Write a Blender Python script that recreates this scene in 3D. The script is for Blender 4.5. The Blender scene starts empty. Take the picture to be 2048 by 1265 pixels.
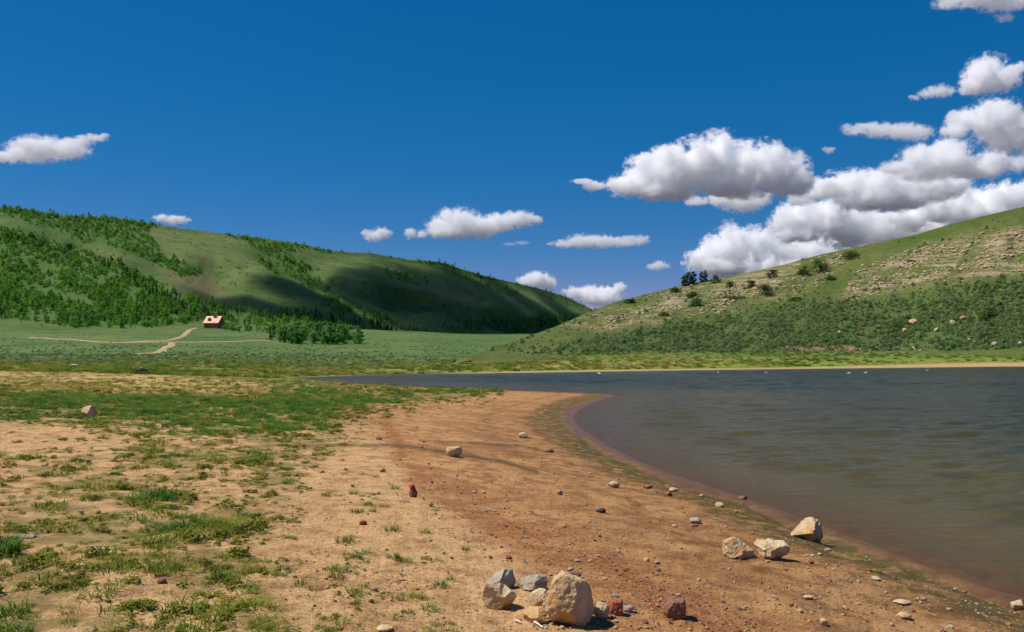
import bpy, bmesh, math, random
import numpy as np
from mathutils import Vector, Matrix, noise

# ------------------------------------------------------------------ basics
F, CX, HOR, HC = 1774.0, 1024.0, 702.0, 2.6      # lens in photo pixels, horizon row, eye height above the lake
sc = bpy.context.scene
COL = sc.collection
rng = np.random.default_rng(11)
random.seed(5)
R = math.radians

def tag(o, label=None, cat=None, group=None, kind=None):
    for k, v in (('label', label), ('category', cat), ('group', group), ('kind', kind)):
        if v: o[k] = v
    return o

def link(o, parent=None, col=None):
    (col or COL).objects.link(o)
    if parent is not None: o.parent = parent
    return o

def mesh_obj(name, me, mat=None, parent=None, col=None):
    o = bpy.data.objects.new(name, me)
    if mat is not None:
        me.materials.clear(); me.materials.append(mat)
    return link(o, parent, col)

def np_mesh(name, V, faces, smooth=True):
    """V (n,3); faces (m,4) or (m,3) int array"""
    me = bpy.data.meshes.new(name)
    V = np.ascontiguousarray(V, dtype=np.float32); faces = np.ascontiguousarray(faces, dtype=np.int32)
    k = faces.shape[1]
    me.vertices.add(len(V)); me.vertices.foreach_set('co', V.ravel())
    me.loops.add(faces.size); me.loops.foreach_set('vertex_index', faces.ravel())
    me.polygons.add(len(faces))
    me.polygons.foreach_set('loop_start', np.arange(0, faces.size, k, dtype=np.int32))
    me.polygons.foreach_set('use_smooth', np.full(len(faces), smooth))
    me.update(calc_edges=True); me.validate()
    return me

def grid_mesh(name, P, flip=False):
    ny, nx = P.shape[:2]
    i = np.arange(ny * nx).reshape(ny, nx)
    q = np.stack([i[:-1, :-1], i[:-1, 1:], i[1:, 1:], i[1:, :-1]], -1).reshape(-1, 4)
    if flip: q = q[:, ::-1]
    return np_mesh(name, P.reshape(-1, 3), q)

def fattr(me, name, vals):
    a = me.attributes.new(name, 'FLOAT', 'POINT'); a.data.foreach_set('value', np.ascontiguousarray(vals, dtype=np.float32).ravel())

def sstep(a, b, x):
    t = np.clip((x - a) / (b - a), 0, 1); return t * t * (3 - 2 * t)

# value noise in numpy (for masks and relief)
_perm = np.random.default_rng(3).permutation(4096)
_val = np.random.default_rng(4).random(4096)
def _h(ix, iy): return _val[_perm[(ix + _perm[iy & 4095]) & 4095]]
def vnoise(x, y):
    x = np.asarray(x, float); y = np.asarray(y, float)
    x0 = np.floor(x).astype(int); y0 = np.floor(y).astype(int)
    fx = x - x0; fy = y - y0
    fx = fx * fx * (3 - 2 * fx); fy = fy * fy * (3 - 2 * fy)
    a = _h(x0, y0) * (1 - fx) + _h(x0 + 1, y0) * fx
    b = _h(x0, y0 + 1) * (1 - fx) + _h(x0 + 1, y0 + 1) * fx
    return a * (1 - fy) + b * fy
def fnoise(x, y, octv=4, gain=.5):
    s = 0; a = 1; t = 0
    for k in range(octv):
        s = s + a * vnoise(x * 2 ** k + 17.3 * k, y * 2 ** k + 9.1 * k); t += a; a *= gain
    return s / t                      # 0..1

def in_poly(px, py, poly):
    px = np.asarray(px); inside = np.zeros(px.shape, bool); n = len(poly)
    for i in range(n):
        x1, y1 = poly[i]; x2, y2 = poly[(i + 1) % n]
        c = ((y1 > py) != (y2 > py))
        if y1 != y2: inside ^= c & (px < (x2 - x1) * (py - y1) / (y2 - y1) + x1)
    return inside

def seg_dist(px, py, pts, closed=False):
    d = np.full(np.shape(px), 1e9)
    n = len(pts)
    for i in range(n if closed else n - 1):
        x1, y1 = pts[i]; x2, y2 = pts[(i + 1) % n]
        dx, dy = x2 - x1, y2 - y1; L = dx * dx + dy * dy + 1e-12
        t = np.clip(((px - x1) * dx + (py - y1) * dy) / L, 0, 1)
        d = np.minimum(d, (px - x1 - t * dx) ** 2 + (py - y1 - t * dy) ** 2)
    return np.sqrt(d)

def soft_poly(px, py, poly, soft):
    d = seg_dist(px, py, poly, True)
    d = np.where(in_poly(px, py, poly), d, -d)
    return sstep(-soft, soft, d)

# ------------------------------------------------------------------ node helpers
def new_mat(name):
    m = bpy.data.materials.new(name); m.use_nodes = True
    m.node_tree.nodes.clear(); return m, NB(m.node_tree)

class NB:
    def __init__(s, nt): s.nt = nt
    def n(s, t, **kw):
        nd = s.nt.nodes.new(t)
        for k, v in kw.items(): setattr(nd, k, v)
        return nd
    def put(s, sock, v):
        if hasattr(v, 'is_output'): s.nt.links.new(v, sock)
        elif isinstance(v, (tuple, list)) and len(v) == 3 and sock.type == 'RGBA': sock.default_value = (*v, 1)
        else: sock.default_value = v
    def attr(s, name): return s.n('ShaderNodeAttribute', attribute_name=name).outputs['Fac']
    def pos(s): return s.n('ShaderNodeNewGeometry').outputs['Position']
    def objco(s): return s.n('ShaderNodeTexCoord').outputs['Object']
    def rand(s): return s.n('ShaderNodeObjectInfo').outputs['Random']
    def noise(s, scale, vec=None, detail=4, rough=.55, dist=0):
        nd = s.n('ShaderNodeTexNoise'); nd.inputs['Scale'].default_value = scale
        nd.inputs['Detail'].default_value = detail; nd.inputs['Roughness'].default_value = rough; nd.inputs['Distortion'].default_value = dist
        if vec is not None: s.put(nd.inputs['Vector'], vec)
        return nd.outputs['Fac']
    def voro(s, scale, vec=None, out='Distance', rnd=1):
        nd = s.n('ShaderNodeTexVoronoi'); nd.inputs['Scale'].default_value = scale; nd.inputs['Randomness'].default_value = rnd
        if vec is not None: s.put(nd.inputs['Vector'], vec)
        return nd.outputs[out]
    def mapv(s, vec, scale=(1, 1, 1), rot=(0, 0, 0)):
        nd = s.n('ShaderNodeMapping'); nd.inputs['Scale'].default_value = scale; nd.inputs['Rotation'].default_value = rot
        s.put(nd.inputs['Vector'], vec); return nd.outputs[0]
    def math(s, op, a, b=None, clamp=False):
        nd = s.n('ShaderNodeMath', operation=op, use_clamp=clamp)
        s.put(nd.inputs[0], a)
        if b is not None: s.put(nd.inputs[1], b)
        return nd.outputs[0]
    def rng(s, v, a, b, c=0., d=1.):
        nd = s.n('ShaderNodeMapRange'); nd.interpolation_type = 'SMOOTHSTEP'
        for k, x in enumerate((v, a, b, c, d)): s.put(nd.inputs[k], x)
        return nd.outputs[0]
    def mix(s, f, a, b, mode='MIX'):
        nd = s.n('ShaderNodeMix', data_type='RGBA', blend_type=mode)
        s.put(nd.inputs[0], f); s.put(nd.inputs[6], a); s.put(nd.inputs[7], b); return nd.outputs[2]
    def bump(s, h, strength=.5, dist=.02, normal=None):
        nd = s.n('ShaderNodeBump'); nd.inputs['Strength'].default_value = strength; nd.inputs['Distance'].default_value = dist
        s.put(nd.inputs['Height'], h)
        if normal is not None: s.put(nd.inputs['Normal'], normal)
        return nd.outputs[0]
    def bsdf(s, col, rough=.9, normal=None, spec=.2, metal=0, sub=None):
        nd = s.n('ShaderNodeBsdfPrincipled')
        s.put(nd.inputs['Base Color'], col); s.put(nd.inputs['Roughness'], rough)
        s.put(nd.inputs['Specular IOR Level'], spec); s.put(nd.inputs['Metallic'], metal)
        if normal is not None: s.put(nd.inputs['Normal'], normal)
        return nd.outputs[0]
    def out(s, sh=None, vol=None):
        o = s.n('ShaderNodeOutputMaterial')
        if sh is not None: s.put(o.inputs['Surface'], sh)
        if vol is not None: s.put(o.inputs['Volume'], vol)

def leaf_mat(name, dark, light, dead=None, transl=.35, vary=.5):
    m, b = new_mat(name)
    r = b.rand()
    n = b.noise(1.3, b.objco(), 2)
    f = b.math('ADD', b.math('MULTIPLY', r, vary), b.math('MULTIPLY', n, 1 - vary))
    c = b.mix(b.rng(f, .25, .75), dark, light)
    if dead:
        c = b.mix(b.rng(b.math('FRACT', b.math('MULTIPLY', r, 7.31)), .92, .99), c, dead)
    d = b.n('ShaderNodeBsdfDiffuse'); b.put(d.inputs['Color'], c)
    t = b.n('ShaderNodeBsdfTranslucent'); b.put(t.inputs['Color'], c)
    mx = b.n('ShaderNodeMixShader'); mx.inputs[0].default_value = transl
    b.put(mx.inputs[1], d.outputs[0]); b.put(mx.inputs[2], t.outputs[0])
    b.out(mx.outputs[0]); return m

# ------------------------------------------------------------------ the lake outline (water level z = 0)
def wl(px, row): d = HC * F / (row - HOR); return ((px - CX) / F * d, d)
NEAR = [(2048, 1195), (1900, 1148), (1760, 1096), (1640, 1050), (1540, 1014), (1450, 984), (1380, 960), (1320, 940), (1270, 919),
        (1220, 894), (1180, 870), (1152, 848), (1146, 835), (1160, 818), (1198, 801), (1232, 792.5), (1222, 788.5), (1180, 786), (1100, 783),
        (1000, 780), (900, 776.5), (800, 772), (700, 766.5), (630, 761.5), (575, 757.5)]
FAR = [(600, 755), (700, 752), (850, 748.5), (1000, 746.5), (1200, 743.5), (1400, 740.5), (1600, 738), (1800, 736), (2048, 733), (2500, 731), (3300, 731)]
lake0 = [(9, -30), (6.6, 0), (5.9, 5)] + [wl(*p) for p in NEAR] + [wl(*p) for p in FAR] + [(230, 60), (120, -30)]
def smooth_closed(p, k=2):
    p = np.array(p)
    for _ in range(k):
        q = np.roll(p, -1, 0); p = np.stack([.75 * p + .25 * q, .25 * p + .75 * q], 1).reshape(-1, 2)
    return p
LAKE = smooth_closed(lake0, 2)
LAKE_L = [tuple(p) for p in LAKE]

def lake_sd(x, y):            # signed distance, positive on land
    x = np.asarray(x, float); y = np.asarray(y, float); sh = x.shape; x = x.ravel(); y = y.ravel()
    o = np.empty(len(x))
    for a in range(0, len(x), 120000):
        xs, ys = x[a:a + 120000], y[a:a + 120000]
        d = seg_dist(xs, ys, LAKE_L, True); o[a:a + 120000] = np.where(in_poly(xs, ys, LAKE_L), -d, d)
    return o.reshape(sh)

DG = [20, 60, 80, 100, 150, 220, 300, 360, 450, 520, 600, 800, 1500, 9000]
ZL = [1.2, 1.2, 1.2, 1.2, 1.35, 2.2, 4.3, 6.4, 11.2, 16., 20, 25, 25, 0]
ZM = [.2, .2, .2, .3, .75, 1.5, 3.2, 5.2, 9.5, 13, 17, 22, 28, 0]
ZR = [.2, .2, .2, .5, 2.35, 3.6, 4.2, 5, 7, 9, 11, 16.5, 34, 0]
ZV = [.2, .2, .2, .3, .8, 1.6, 2.9, 4.0, 6.5, 8.8, 11, 16.5, 34, 0]
TRACK = [wl(*p) for p in ((560, 892), (700, 891), (850, 897))]

def ground_z(x, y, s=None, full=False):
    x = np.asarray(x, float); y = np.asarray(y, float)
    if s is None: s = lake_sd(x, y)
    s = s + (fnoise(x * .55, y * .35, 3) - .5) * 1.1 * sstep(.0, 1.5, np.abs(s)) * sstep(120, 60, y)
    k = .20 + (.024 - .20) * sstep(14, 44, y)
    P = 1.05 + .35 * sstep(20, 60, y)
    sp = np.maximum(s, 0)
    zn = P * (1 - np.exp(-k * sp / P))
    zn = zn + .012 * np.sin(np.clip(sp, 0, .8) / .8 * 2 * np.pi) * sstep(30, 22, y) - .016 * np.exp(-((sp - .62) / .2) ** 2) * sstep(30, 22, y) * 4
    d = np.maximum(y, 1.); px = CX + F * x / d
    wm = sstep(380, 700, px); wv = sstep(700, 1000, px)
    zf = np.interp(d, DG, ZL) * (1 - wm) + np.interp(d, DG, ZM) * wm * (1 - wv) + (np.interp(d, DG, ZV) * (1 - sstep(950, 1250, px)) + np.interp(d, DG, ZR) * sstep(950, 1250, px)) * wv
    zs = .06 * sp
    hsm = np.clip(.5 + .5 * (zf - zs) / .6, 0, 1)
    zf2 = zs * hsm + zf * (1 - hsm) - .6 * hsm * (1 - hsm) * .5
    zf2 = np.maximum(zf2, .02 * np.minimum(sp, 20))
    w = sstep(62, 125, d)
    z = zn * (1 - w) + zf2 * w
    near = sstep(90, 30, y) * sstep(0, 1.2, sp)
    z = z + near * ((fnoise(x * .7, y * .7, 3) - .5) * .10 + (fnoise(x * 4, y * 4, 3) - .5) * .035 + (fnoise(x * 15, y * 15, 2) - .5) * .02 * sstep(30, 10, y))
    z = z + sstep(80, 200, y) * (fnoise(x * .02, y * .02, 3) - .5) * 2.2 * sstep(10, 80, sp) * (1 - .9 * sstep(850, 1150, px))
    # grit ridge beside the old shore track
    z = np.where(s < 0, -np.minimum(.055 * (-s), 3.0) - .004, z)
    return z

def ground_at(px, row):
    """where the sight line through a point of the photo meets the ground"""
    t = np.geomspace(2.5, 900, 2600); x = (px - CX) / F * t; zr = HC + (HOR - row) / F * t
    g = np.maximum(ground_z(x, t), 0); k = np.nonzero(zr <= g)[0]
    if len(k) == 0: return None
    k = k[0]
    a = (zr[k - 1] - g[k - 1]) / max(1e-9, (zr[k - 1] - g[k - 1]) - (zr[k] - g[k])) if k else 0
    d = t[k - 1] + (t[k] - t[k - 1]) * a
    xx = (px - CX) / F * d
    return Vector((xx, d, float(max(ground_z(np.array([xx]), np.array([d]))[0], 0))))

def to_pic(x, y, z): return CX + F * x / y, HOR - F * (z - HC) / y

# ------------------------------------------------------------------ ground sheet
def build_ground():
    u = np.concatenate([np.linspace(-9000, -2300, 40), np.linspace(-2250, -560, 170)[:-1], np.arange(-560, 1750, 3.2), np.linspace(1750, 2600, 140), np.linspace(2700, 9000, 50)])
    dd = np.concatenate([np.linspace(.6, 6.0, 24)[:-1], np.exp(np.arange(math.log(6.0), math.log(110), .0058)), np.geomspace(111, 700, 190), np.geomspace(715, 9000, 50)])
    U, D = np.meshgrid((u - CX) / F, dd)
    X = U * D; Y = D - 3.0
    s = lake_sd(X, Y); Z = ground_z(X, Y, s)
    me = grid_mesh('ground', np.stack([X, Y, Z], -1), flip=False)
    yy = np.maximum(Y, 1.5); px, row = to_pic(X, yy, Z)
    n1 = fnoise(X * .5, Y * .5, 4); n2 = fnoise(X * 1.7 + 40, Y * 1.7, 4)
    wob = (n1 - .5) * 60 * np.clip((row - 702) / 200, .1, 1.5)
    P = lambda poly, soft: soft_poly(px + wob, row + wob * .35, poly, soft)
    near = sstep(130, 80, Y)
    # where turf grows on the shore (left of the beach), how densely
    turf = P([(-3000, 770), (300, 764), (560, 762), (1000, 781), (900, 796), (760, 812), (700, 838), (640, 900), (600, 960), (560, 1020), (500, 1110), (560, 1190), (640, 1290), (600, 2500), (-3000, 2500)], 40) * near
    lushb = P([(-3000, 790), (120, 788), (420, 800), (660, 806), (690, 830), (600, 870), (380, 868), (260, 850), (120, 838), (-3000, 850)], 24) * near
    shoregrass = P([(560, 768), (760, 776), (900, 781), (1010, 786), (900, 800), (700, 815), (500, 815)], 8) * near
    straw = P([(180, 748), (420, 748), (600, 764), (680, 775), (620, 793), (430, 792), (300, 780), (-300, 785), (-300, 728), (100, 728)], 8) * near
    bare = np.maximum(P([(-200, 850), (120, 852), (290, 885), (180, 905), (-200, 900)], 10), P([(-400, 722), (60, 724), (240, 742), (250, 757), (80, 762), (-400, 765)], 6)) * near
    gravel = np.exp(-(seg_dist(px, row, [(770, 838), (800, 900), (870, 980), (1000, 1050), (1150, 1110), (1290, 1180), (1500, 1290)]) / (12 + np.clip(row - 830, 0, 500) * .10)) ** 2) * near
    trk = np.exp(-(seg_dist(px, row, [(560, 893), (700, 890), (820, 893), (930, 912), (1010, 925), (1075, 945)]) / 4.0) ** 2) + .8 * np.exp(-(seg_dist(px, row, [(840, 882), (960, 887), (1050, 893), (1100, 905)]) / 2.0) ** 2)
    trk = trk * sstep(.1, .45, n2) * near
    meadow = sstep(88, 112, Y) * (1 - 0 * px)
    lush = sstep(95, 112, Y) * np.exp(-np.maximum(s, 0) / 26)
    fsand = sstep(62, 80, Y) * np.exp(-(np.maximum(s, 0) / (2.0 + 11.0 * sstep(1500, 2050, px) * .65)) ** 2) * sstep(700, 1150, px)
    backturf = P([(120, 719), (700, 728), (700, 760), (600, 768), (545, 766), (430, 754), (340, 748), (250, 738)], 9)
    strip = np.exp(-(seg_dist(px, row, [(960, 738), (1150, 731), (1300, 728), (1420, 728)]) / 2.2) ** 2) + np.exp(-(seg_dist(px, row, [(1010, 716), (1065, 713)]) / 4) ** 2)
    strip = strip * (.15 + .6 * sstep(.35, .65, fnoise(X * .3, Y * .15, 3)))
    fsand = np.maximum(fsand, strip * sstep(80, 100, Y))
    fattr(me, 'shore', s); fattr(me, 'turf', np.clip(turf * (1 - .85 * bare), 0, 1)); fattr(me, 'lushband', np.maximum(lushb, shoregrass)); fattr(me, 'straw', straw)
    fattr(me, 'pale', P([(-3000, 836), (640, 826), (790, 890), (860, 960), (1000, 1080), (1120, 1300), (900, 2500), (-3000, 2500)], 45) * near)
    fattr(me, 'gravel', gravel); fattr(me, 'track', np.clip(trk, 0, 1)); fattr(me, 'lush', np.maximum(lush, backturf * near)); fattr(me, 'meadow', np.maximum(meadow, .9 * backturf)); fattr(me, 'fsand', fsand)
    m, b = new_mat('shore_ground')
    p = b.pos()
    flat = b.mapv(p, (1, 1, .3))
    big = b.noise(.45, flat, 4); mid = b.noise(3.2, flat, 6, .65); fine = b.noise(26, flat, 5, .7); grit = b.noise(95, flat, 3, .7)
    sand = b.mix(b.rng(big, .3, .7), (.39, .18, .060), (.57, .305, .115))
    sand = b.mix(b.rng(mid, .42, .64), sand, (.25, .10, .028))
    sand = b.mix(b.rng(fine, .52, .66), sand, (.13, .052, .016))
    sand = b.mix(b.rng(grit, .54, .66, 0, .8), sand, (.72, .46, .22))
    sand = b.mix(b.math('MULTIPLY', b.attr('pale'), b.rng(mid, .7, .4, .15, .75)), sand, b.mix(b.rng(fine, .4, .62), (.72, .46, .22), (.50, .28, .11)))
    gr = b.mix(b.rng(fine, .35, .65), (.19, .058, .017), (.44, .17, .05))
    c = b.mix(b.math('MULTIPLY', b.attr('gravel'), b.rng(mid, .3, .55, .15, .9)), sand, gr)
    # pebble specks
    vd = b.voro(34, flat); vc = b.n('ShaderNodeSeparateColor'); b.put(vc.inputs[0], b.voro(34, flat, 'Color'))
    speck = b.math('MULTIPLY', b.rng(vd, .34, .22), b.rng(vc.outputs[0], .8, .86))
    c = b.mix(speck, c, b.mix(vc.outputs[1], (.72, .60, .47), (.16, .08, .05)))
    c = b.mix(b.math('MULTIPLY', b.attr('track'), .9), c, (.11, .06, .018))
    # wet margin, algae line
    sh = b.attr('shore')
    shn = b.math('ADD', sh, b.math('MULTIPLY', b.math('SUBTRACT', big, .5), 1.2))
    wet = b.math('ADD', b.math('MULTIPLY', b.rng(shn, 5.0, 1.8), .30), b.math('MULTIPLY', b.rng(shn, 2.2, .25), .55))
    c = b.mix(b.math('MULTIPLY', wet, .85), c, b.mix(1, c, (.30, .265, .19), 'MULTIPLY'))
    alg = b.math('MULTIPLY', b.math('MULTIPLY', b.rng(shn, .35, .7), b.rng(shn, 2.2, 1.2)), b.rng(mid, .38, .54))
    c = b.mix(b.math('MULTIPLY', alg, .95), c, b.mix(fine, (.05, .042, .010), (.13, .10, .026)))
    bnd = b.rng(b.math('SINE', b.math('ADD', b.math('MULTIPLY', shn, 4.2), b.math('MULTIPLY', mid, 1.5))), .55, .95)
    c = b.mix(b.math('MULTIPLY', b.math('MULTIPLY', bnd, b.rng(shn, 4.8, 3.0)), .38), c, b.mix(1, c, (.55, .47, .38), 'MULTIPLY'))
    # soil under turf, straw, meadow
    tn = b.noise(1.6, flat, 5, .6)
    tm = b.math('MULTIPLY', b.attr('turf'), b.rng(tn, .40, .60))
    c = b.mix(b.math('MULTIPLY', tm, .62), c, b.mix(fine, (.10, .10, .022), (.26, .20, .06)))
    c = b.mix(b.math('MULTIPLY', b.attr('straw'), b.rng(mid, .3, .5, .35, .9)), c, b.mix(fine, (.32, .22, .07), (.58, .40, .15)))
    c = b.mix(b.math('MULTIPLY', b.attr('lushband'), b.rng(tn, .38, .6, .1, .75)), c, b.mix(fine, (.05, .10, .02), (.20, .18, .045)))
    mn = b.noise(.035, p, 5, .6); m2 = b.noise(.35, p, 5, .7)
    md = b.mix(b.rng(mn, .35, .65), (.058, .118, .020), (.118, .158, .036))
    md = b.mix(b.rng(m2, .45, .75), md, (.06, .105, .025))
    c = b.mix(b.attr('meadow'), c, md)
    m3 = b.noise(1.1, b.mapv(p, (.35, 1, 1)), 5, .75)
    lu = b.mix(b.rng(b.math('ADD', b.math('MULTIPLY', m2, .5), b.math('MULTIPLY', m3, .5)), .38, .62), (.105, .19, .018), (.25, .24, .038))
    c = b.mix(b.rng(b.attr('lush'), .15, .6), c, lu)
    c = b.mix(b.math('MULTIPLY', b.rng(b.attr('fsand'), .2, .7), b.rng(m2, .2, .45, .5, 1)), c, b.mix(m2, (.36, .23, .09), (.54, .37, .17)))
    # unseen outlying ground, made neutral grey to cut green bounce onto cloud undersides
    sx = b.n('ShaderNodeSeparateXYZ'); b.put(sx.inputs[0], p)
    out_ = b.math('MAXIMUM', b.rng(sx.outputs[1], 1700, 2200), b.math('MAXIMUM', b.rng(sx.outputs[0], 900, 1300), b.rng(sx.outputs[0], -900, -1300)))
    c = b.mix(out_, c, b.mix(mn, (.085, .08, .09), (.13, .12, .125)))
    hgt = b.math('ADD', b.math('ADD', b.math('MULTIPLY', mid, .5), b.math('MULTIPLY', fine, .35)), b.math('ADD', b.math('MULTIPLY', grit, .12), b.math('MULTIPLY', speck, .25)))
    nrm = b.bump(hgt, 1.0, .075)
    rough = b.rng(shn, .9, .15, .95, .33)
    b.out(b.bsdf(c, rough, nrm, .25))
    return tag(mesh_obj('ground', me, m), kind='structure')
build_ground()

# ------------------------------------------------------------------ water
def build_water():
    u = np.concatenate([np.linspace(-900, 500, 60), np.arange(510, 2200, 7), np.linspace(2200, 9000, 60)])
    dd = np.concatenate([np.linspace(.6, 5, 12)[:-1], np.geomspace(5, 175, 950)])
    U, D = np.meshgrid((u - CX) / F, dd); X = U * D; Y = D - 2.0
    s = lake_sd(X, Y)
    c, q = math.cos(.10), math.sin(.10); xa, ya = c * X + q * Y, c * Y - q * X
    c, q = math.cos(.42), math.sin(.42); xb, yb = c * X + q * Y, c * Y - q * X
    wv = (fnoise(xb * .30 + 60, yb * 1.25, 2) - .5) * .10 + (fnoise(xb * .8 + 11, yb * 3.0, 2) - .5) * .05 + (fnoise(xa * .22, ya * .95, 2) - .5) * .11 + (fnoise(xa * .7 + 30, ya * 2.3, 2) - .5) * .06 + (fnoise(xa * 1.9 + 7, ya * 5.5, 2) - .5) * .030 * sstep(60, 25, Y)
    wv = wv * sstep(.1, 3.5, -s) * (.55 + .7 * fnoise(xa * .05, ya * .12, 2))
    me = grid_mesh('water', np.stack([X, Y, wv * 1.75], -1))
    fattr(me, 'depth', np.clip(-s * .055, 0, 4))
    m, b = new_mat('lake_water')
    p = b.pos(); dep = b.attr('depth')
    w1 = b.noise(1.0, b.mapv(p, (.55, 1.9, 1), (0, 0, R(9))), 5, .62, .4)
    w2 = b.noise(1.0, b.mapv(p, (2.0, 6.5, 1), (0, 0, R(-7))), 4, .6, .3)
    w3 = b.noise(1.0, b.mapv(p, (.07, .33, 1), (0, 0, R(4))), 3, .5)
    h = b.math('ADD', b.math('MULTIPLY', w1, .65), b.math('ADD', b.math('MULTIPLY', w2, .22), b.math('MULTIPLY', w3, .9)))
    nrm = b.bump(h, 1.0, .16)
    mud = b.mix(b.rng(dep, .0, .22), (.165, .112, .04), b.mix(b.rng(dep, .2, .9), (.092, .076, .028), (.046, .049, .021)))
    dif = b.n('ShaderNodeBsdfDiffuse'); b.put(dif.inputs[0], mud); b.put(dif.inputs['Normal'], nrm)
    tr = b.n('ShaderNodeBsdfTransparent'); tr.inputs[0].default_value = (.93, .88, .78, 1)
    a = b.math('SUBTRACT', 1.0, b.math('POWER', 2.718, b.math('MULTIPLY', dep, -14)))
    mx = b.n('ShaderNodeMixShader'); b.put(mx.inputs[0], a); b.put(mx.inputs[1], tr.outputs[0]); b.put(mx.inputs[2], dif.outputs[0])
    gl = b.n('ShaderNodeBsdfGlossy'); gl.inputs['Color'].default_value = (.50, .52, .50, 1); gl.inputs['Roughness'].default_value = .22; b.put(gl.inputs['Normal'], nrm)
    fr = b.n('ShaderNodeFresnel'); fr.inputs[0].default_value = 1.24; b.put(fr.inputs['Normal'], nrm)
    m2 = b.n('ShaderNodeMixShader'); b.put(m2.inputs[0], fr.outputs[0]); b.put(m2.inputs[1], mx.outputs[0]); b.put(m2.inputs[2], gl.outputs[0])
    b.out(m2.outputs[0])
    return tag(mesh_obj('water', me, m), kind='structure')
build_water()

# ------------------------------------------------------------------ hills: real slopes given as distance along each sight line of the survey
class Hill:
    def __init__(s, base, ridge, bumps, noise_amp, nscale, seed, p=.9):
        s.base, s.ridge, s.bumps, s.na, s.ns, s.seed, s.p = np.array(base, float), np.array(ridge, float), bumps, noise_amp, nscale, seed, p
    def rows(s, px):
        return np.interp(px, s.base[:, 0], s.base[:, 1]), np.interp(px, s.ridge[:, 0], s.ridge[:, 1])
    def depth(s, px, row):
        px = np.asarray(px, float); row = np.asarray(row, float)
        r0, r1 = s.rows(px)
        d0 = np.interp(px, s.base[:, 0], s.base[:, 2]); d1 = np.interp(px, s.ridge[:, 0], s.ridge[:, 2])
        t = np.clip((r0 - row) / np.maximum(r0 - r1, 1), -.3, 1)
        D = d0 + (d1 - d0) * np.sign(t) * np.abs(t) ** s.p
        e = np.clip(t, 0, 1); env = np.sin(np.clip(e * 1.05, 0, 1) * np.pi) ** .6
        for pts, w, A in s.bumps:
            D = D - A * np.exp(-(seg_dist(px, row * 1.6, [(a, c * 1.6) for a, c in pts]) / w) ** 2) * (.04 + .96 * env)
        q = (fnoise(px * s.ns + s.seed, row * s.ns * 1.1, 3, .36) - .5) * 2
        return D - s.na * q * (.15 + .85 * env)
    def point(s, px, row):
        D = s.depth(px, row); return np.stack([(px - CX) / F * D, D, HC + (HOR - row) / F * D], -1)
    def mesh(s, name, pxs, nt, sink, attrs):
        r0, r1 = s.rows(pxs)
        T = np.linspace(0, 1, nt)[:, None]
        rows = (r0 + sink)[None] * (1 - T) + r1[None] * T
        PX = np.broadcast_to(pxs[None], rows.shape)
        P = s.point(PX, rows)
        top = P[-1]; back = []
        for k in range(1, 9):
            f = k / 8; q = top.copy(); g = 1 + .42 * f
            q[:, 0] *= g; q[:, 1] *= g; q[:, 2] = top[:, 2] * (1 - f ** 1.4) - 12 * f
            back.append(q[None])
        skirt = P[:1].copy(); skirt[..., 2] -= 9
        PP = np.concatenate([skirt, P] + back, 0)
        me = grid_mesh(name, PP)
        for k, fn in attrs.items():
            a = fn(PX, rows); a = np.concatenate([a[:1], a] + [a[-1:]] * 8, 0); fattr(me, k, a)
        return me

left_hill = Hill(
    base=[(-4000, 655, 430), (0, 655, 480), (300, 655, 490), (420, 652, 545), (600, 655, 600), (750, 662, 700), (870, 668, 850), (1000, 666, 1050), (1150, 660, 1300), (1400, 655, 1450)],
    ridge=[(-4000, 395, 760), (-600, 400, 800), (0, 415, 830), (60, 420, 835), (100, 428, 840), (180, 435, 850), (240, 437, 860), (310, 449, 880), (360, 457, 890), (420, 464, 910), (480, 472, 930),
           (540, 479, 960), (600, 488, 990), (650, 500, 1010), (700, 505, 1040), (740, 506, 1060), (780, 514, 1090), (820, 520, 1120), (860, 522, 1150), (890, 527, 1170), (930, 541, 1210), (970, 553, 1260),
           (1030, 566, 1350), (1080, 578, 1430), (1120, 590, 1490), (1150, 602, 1540), (1190, 622, 1580), (1250, 650, 1600), (1400, 655, 1620)],
    bumps=[([(0, 424), (126, 472), (202, 506), (300, 560), (350, 600)], 44, 37),
           ([(345, 468), (430, 490), (518, 516), (590, 560), (660, 600)], 62, 49),
           ([(628, 490), (710, 512), (786, 537), (850, 560)], 46, 43),
           ([(700, 545), (764, 556), (885, 589), (976, 611), (1050, 645)], 44, 52),
           ([(866, 523), (921, 563), (976, 589), (1060, 633)], 33, 49),
           ([(961, 559), (1050, 600), (1141, 636)], 28, 49),
           ([(150, 500), (260, 545), (330, 590), (420, 622), (520, 640)], 26, -28),
           ([(540, 512), (620, 555), (700, 598), (800, 640)], 26, -37),
           ([(820, 528), (890, 575), (960, 602)], 18, -22)],
    noise_amp=17, nscale=.016, seed=3)
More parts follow.
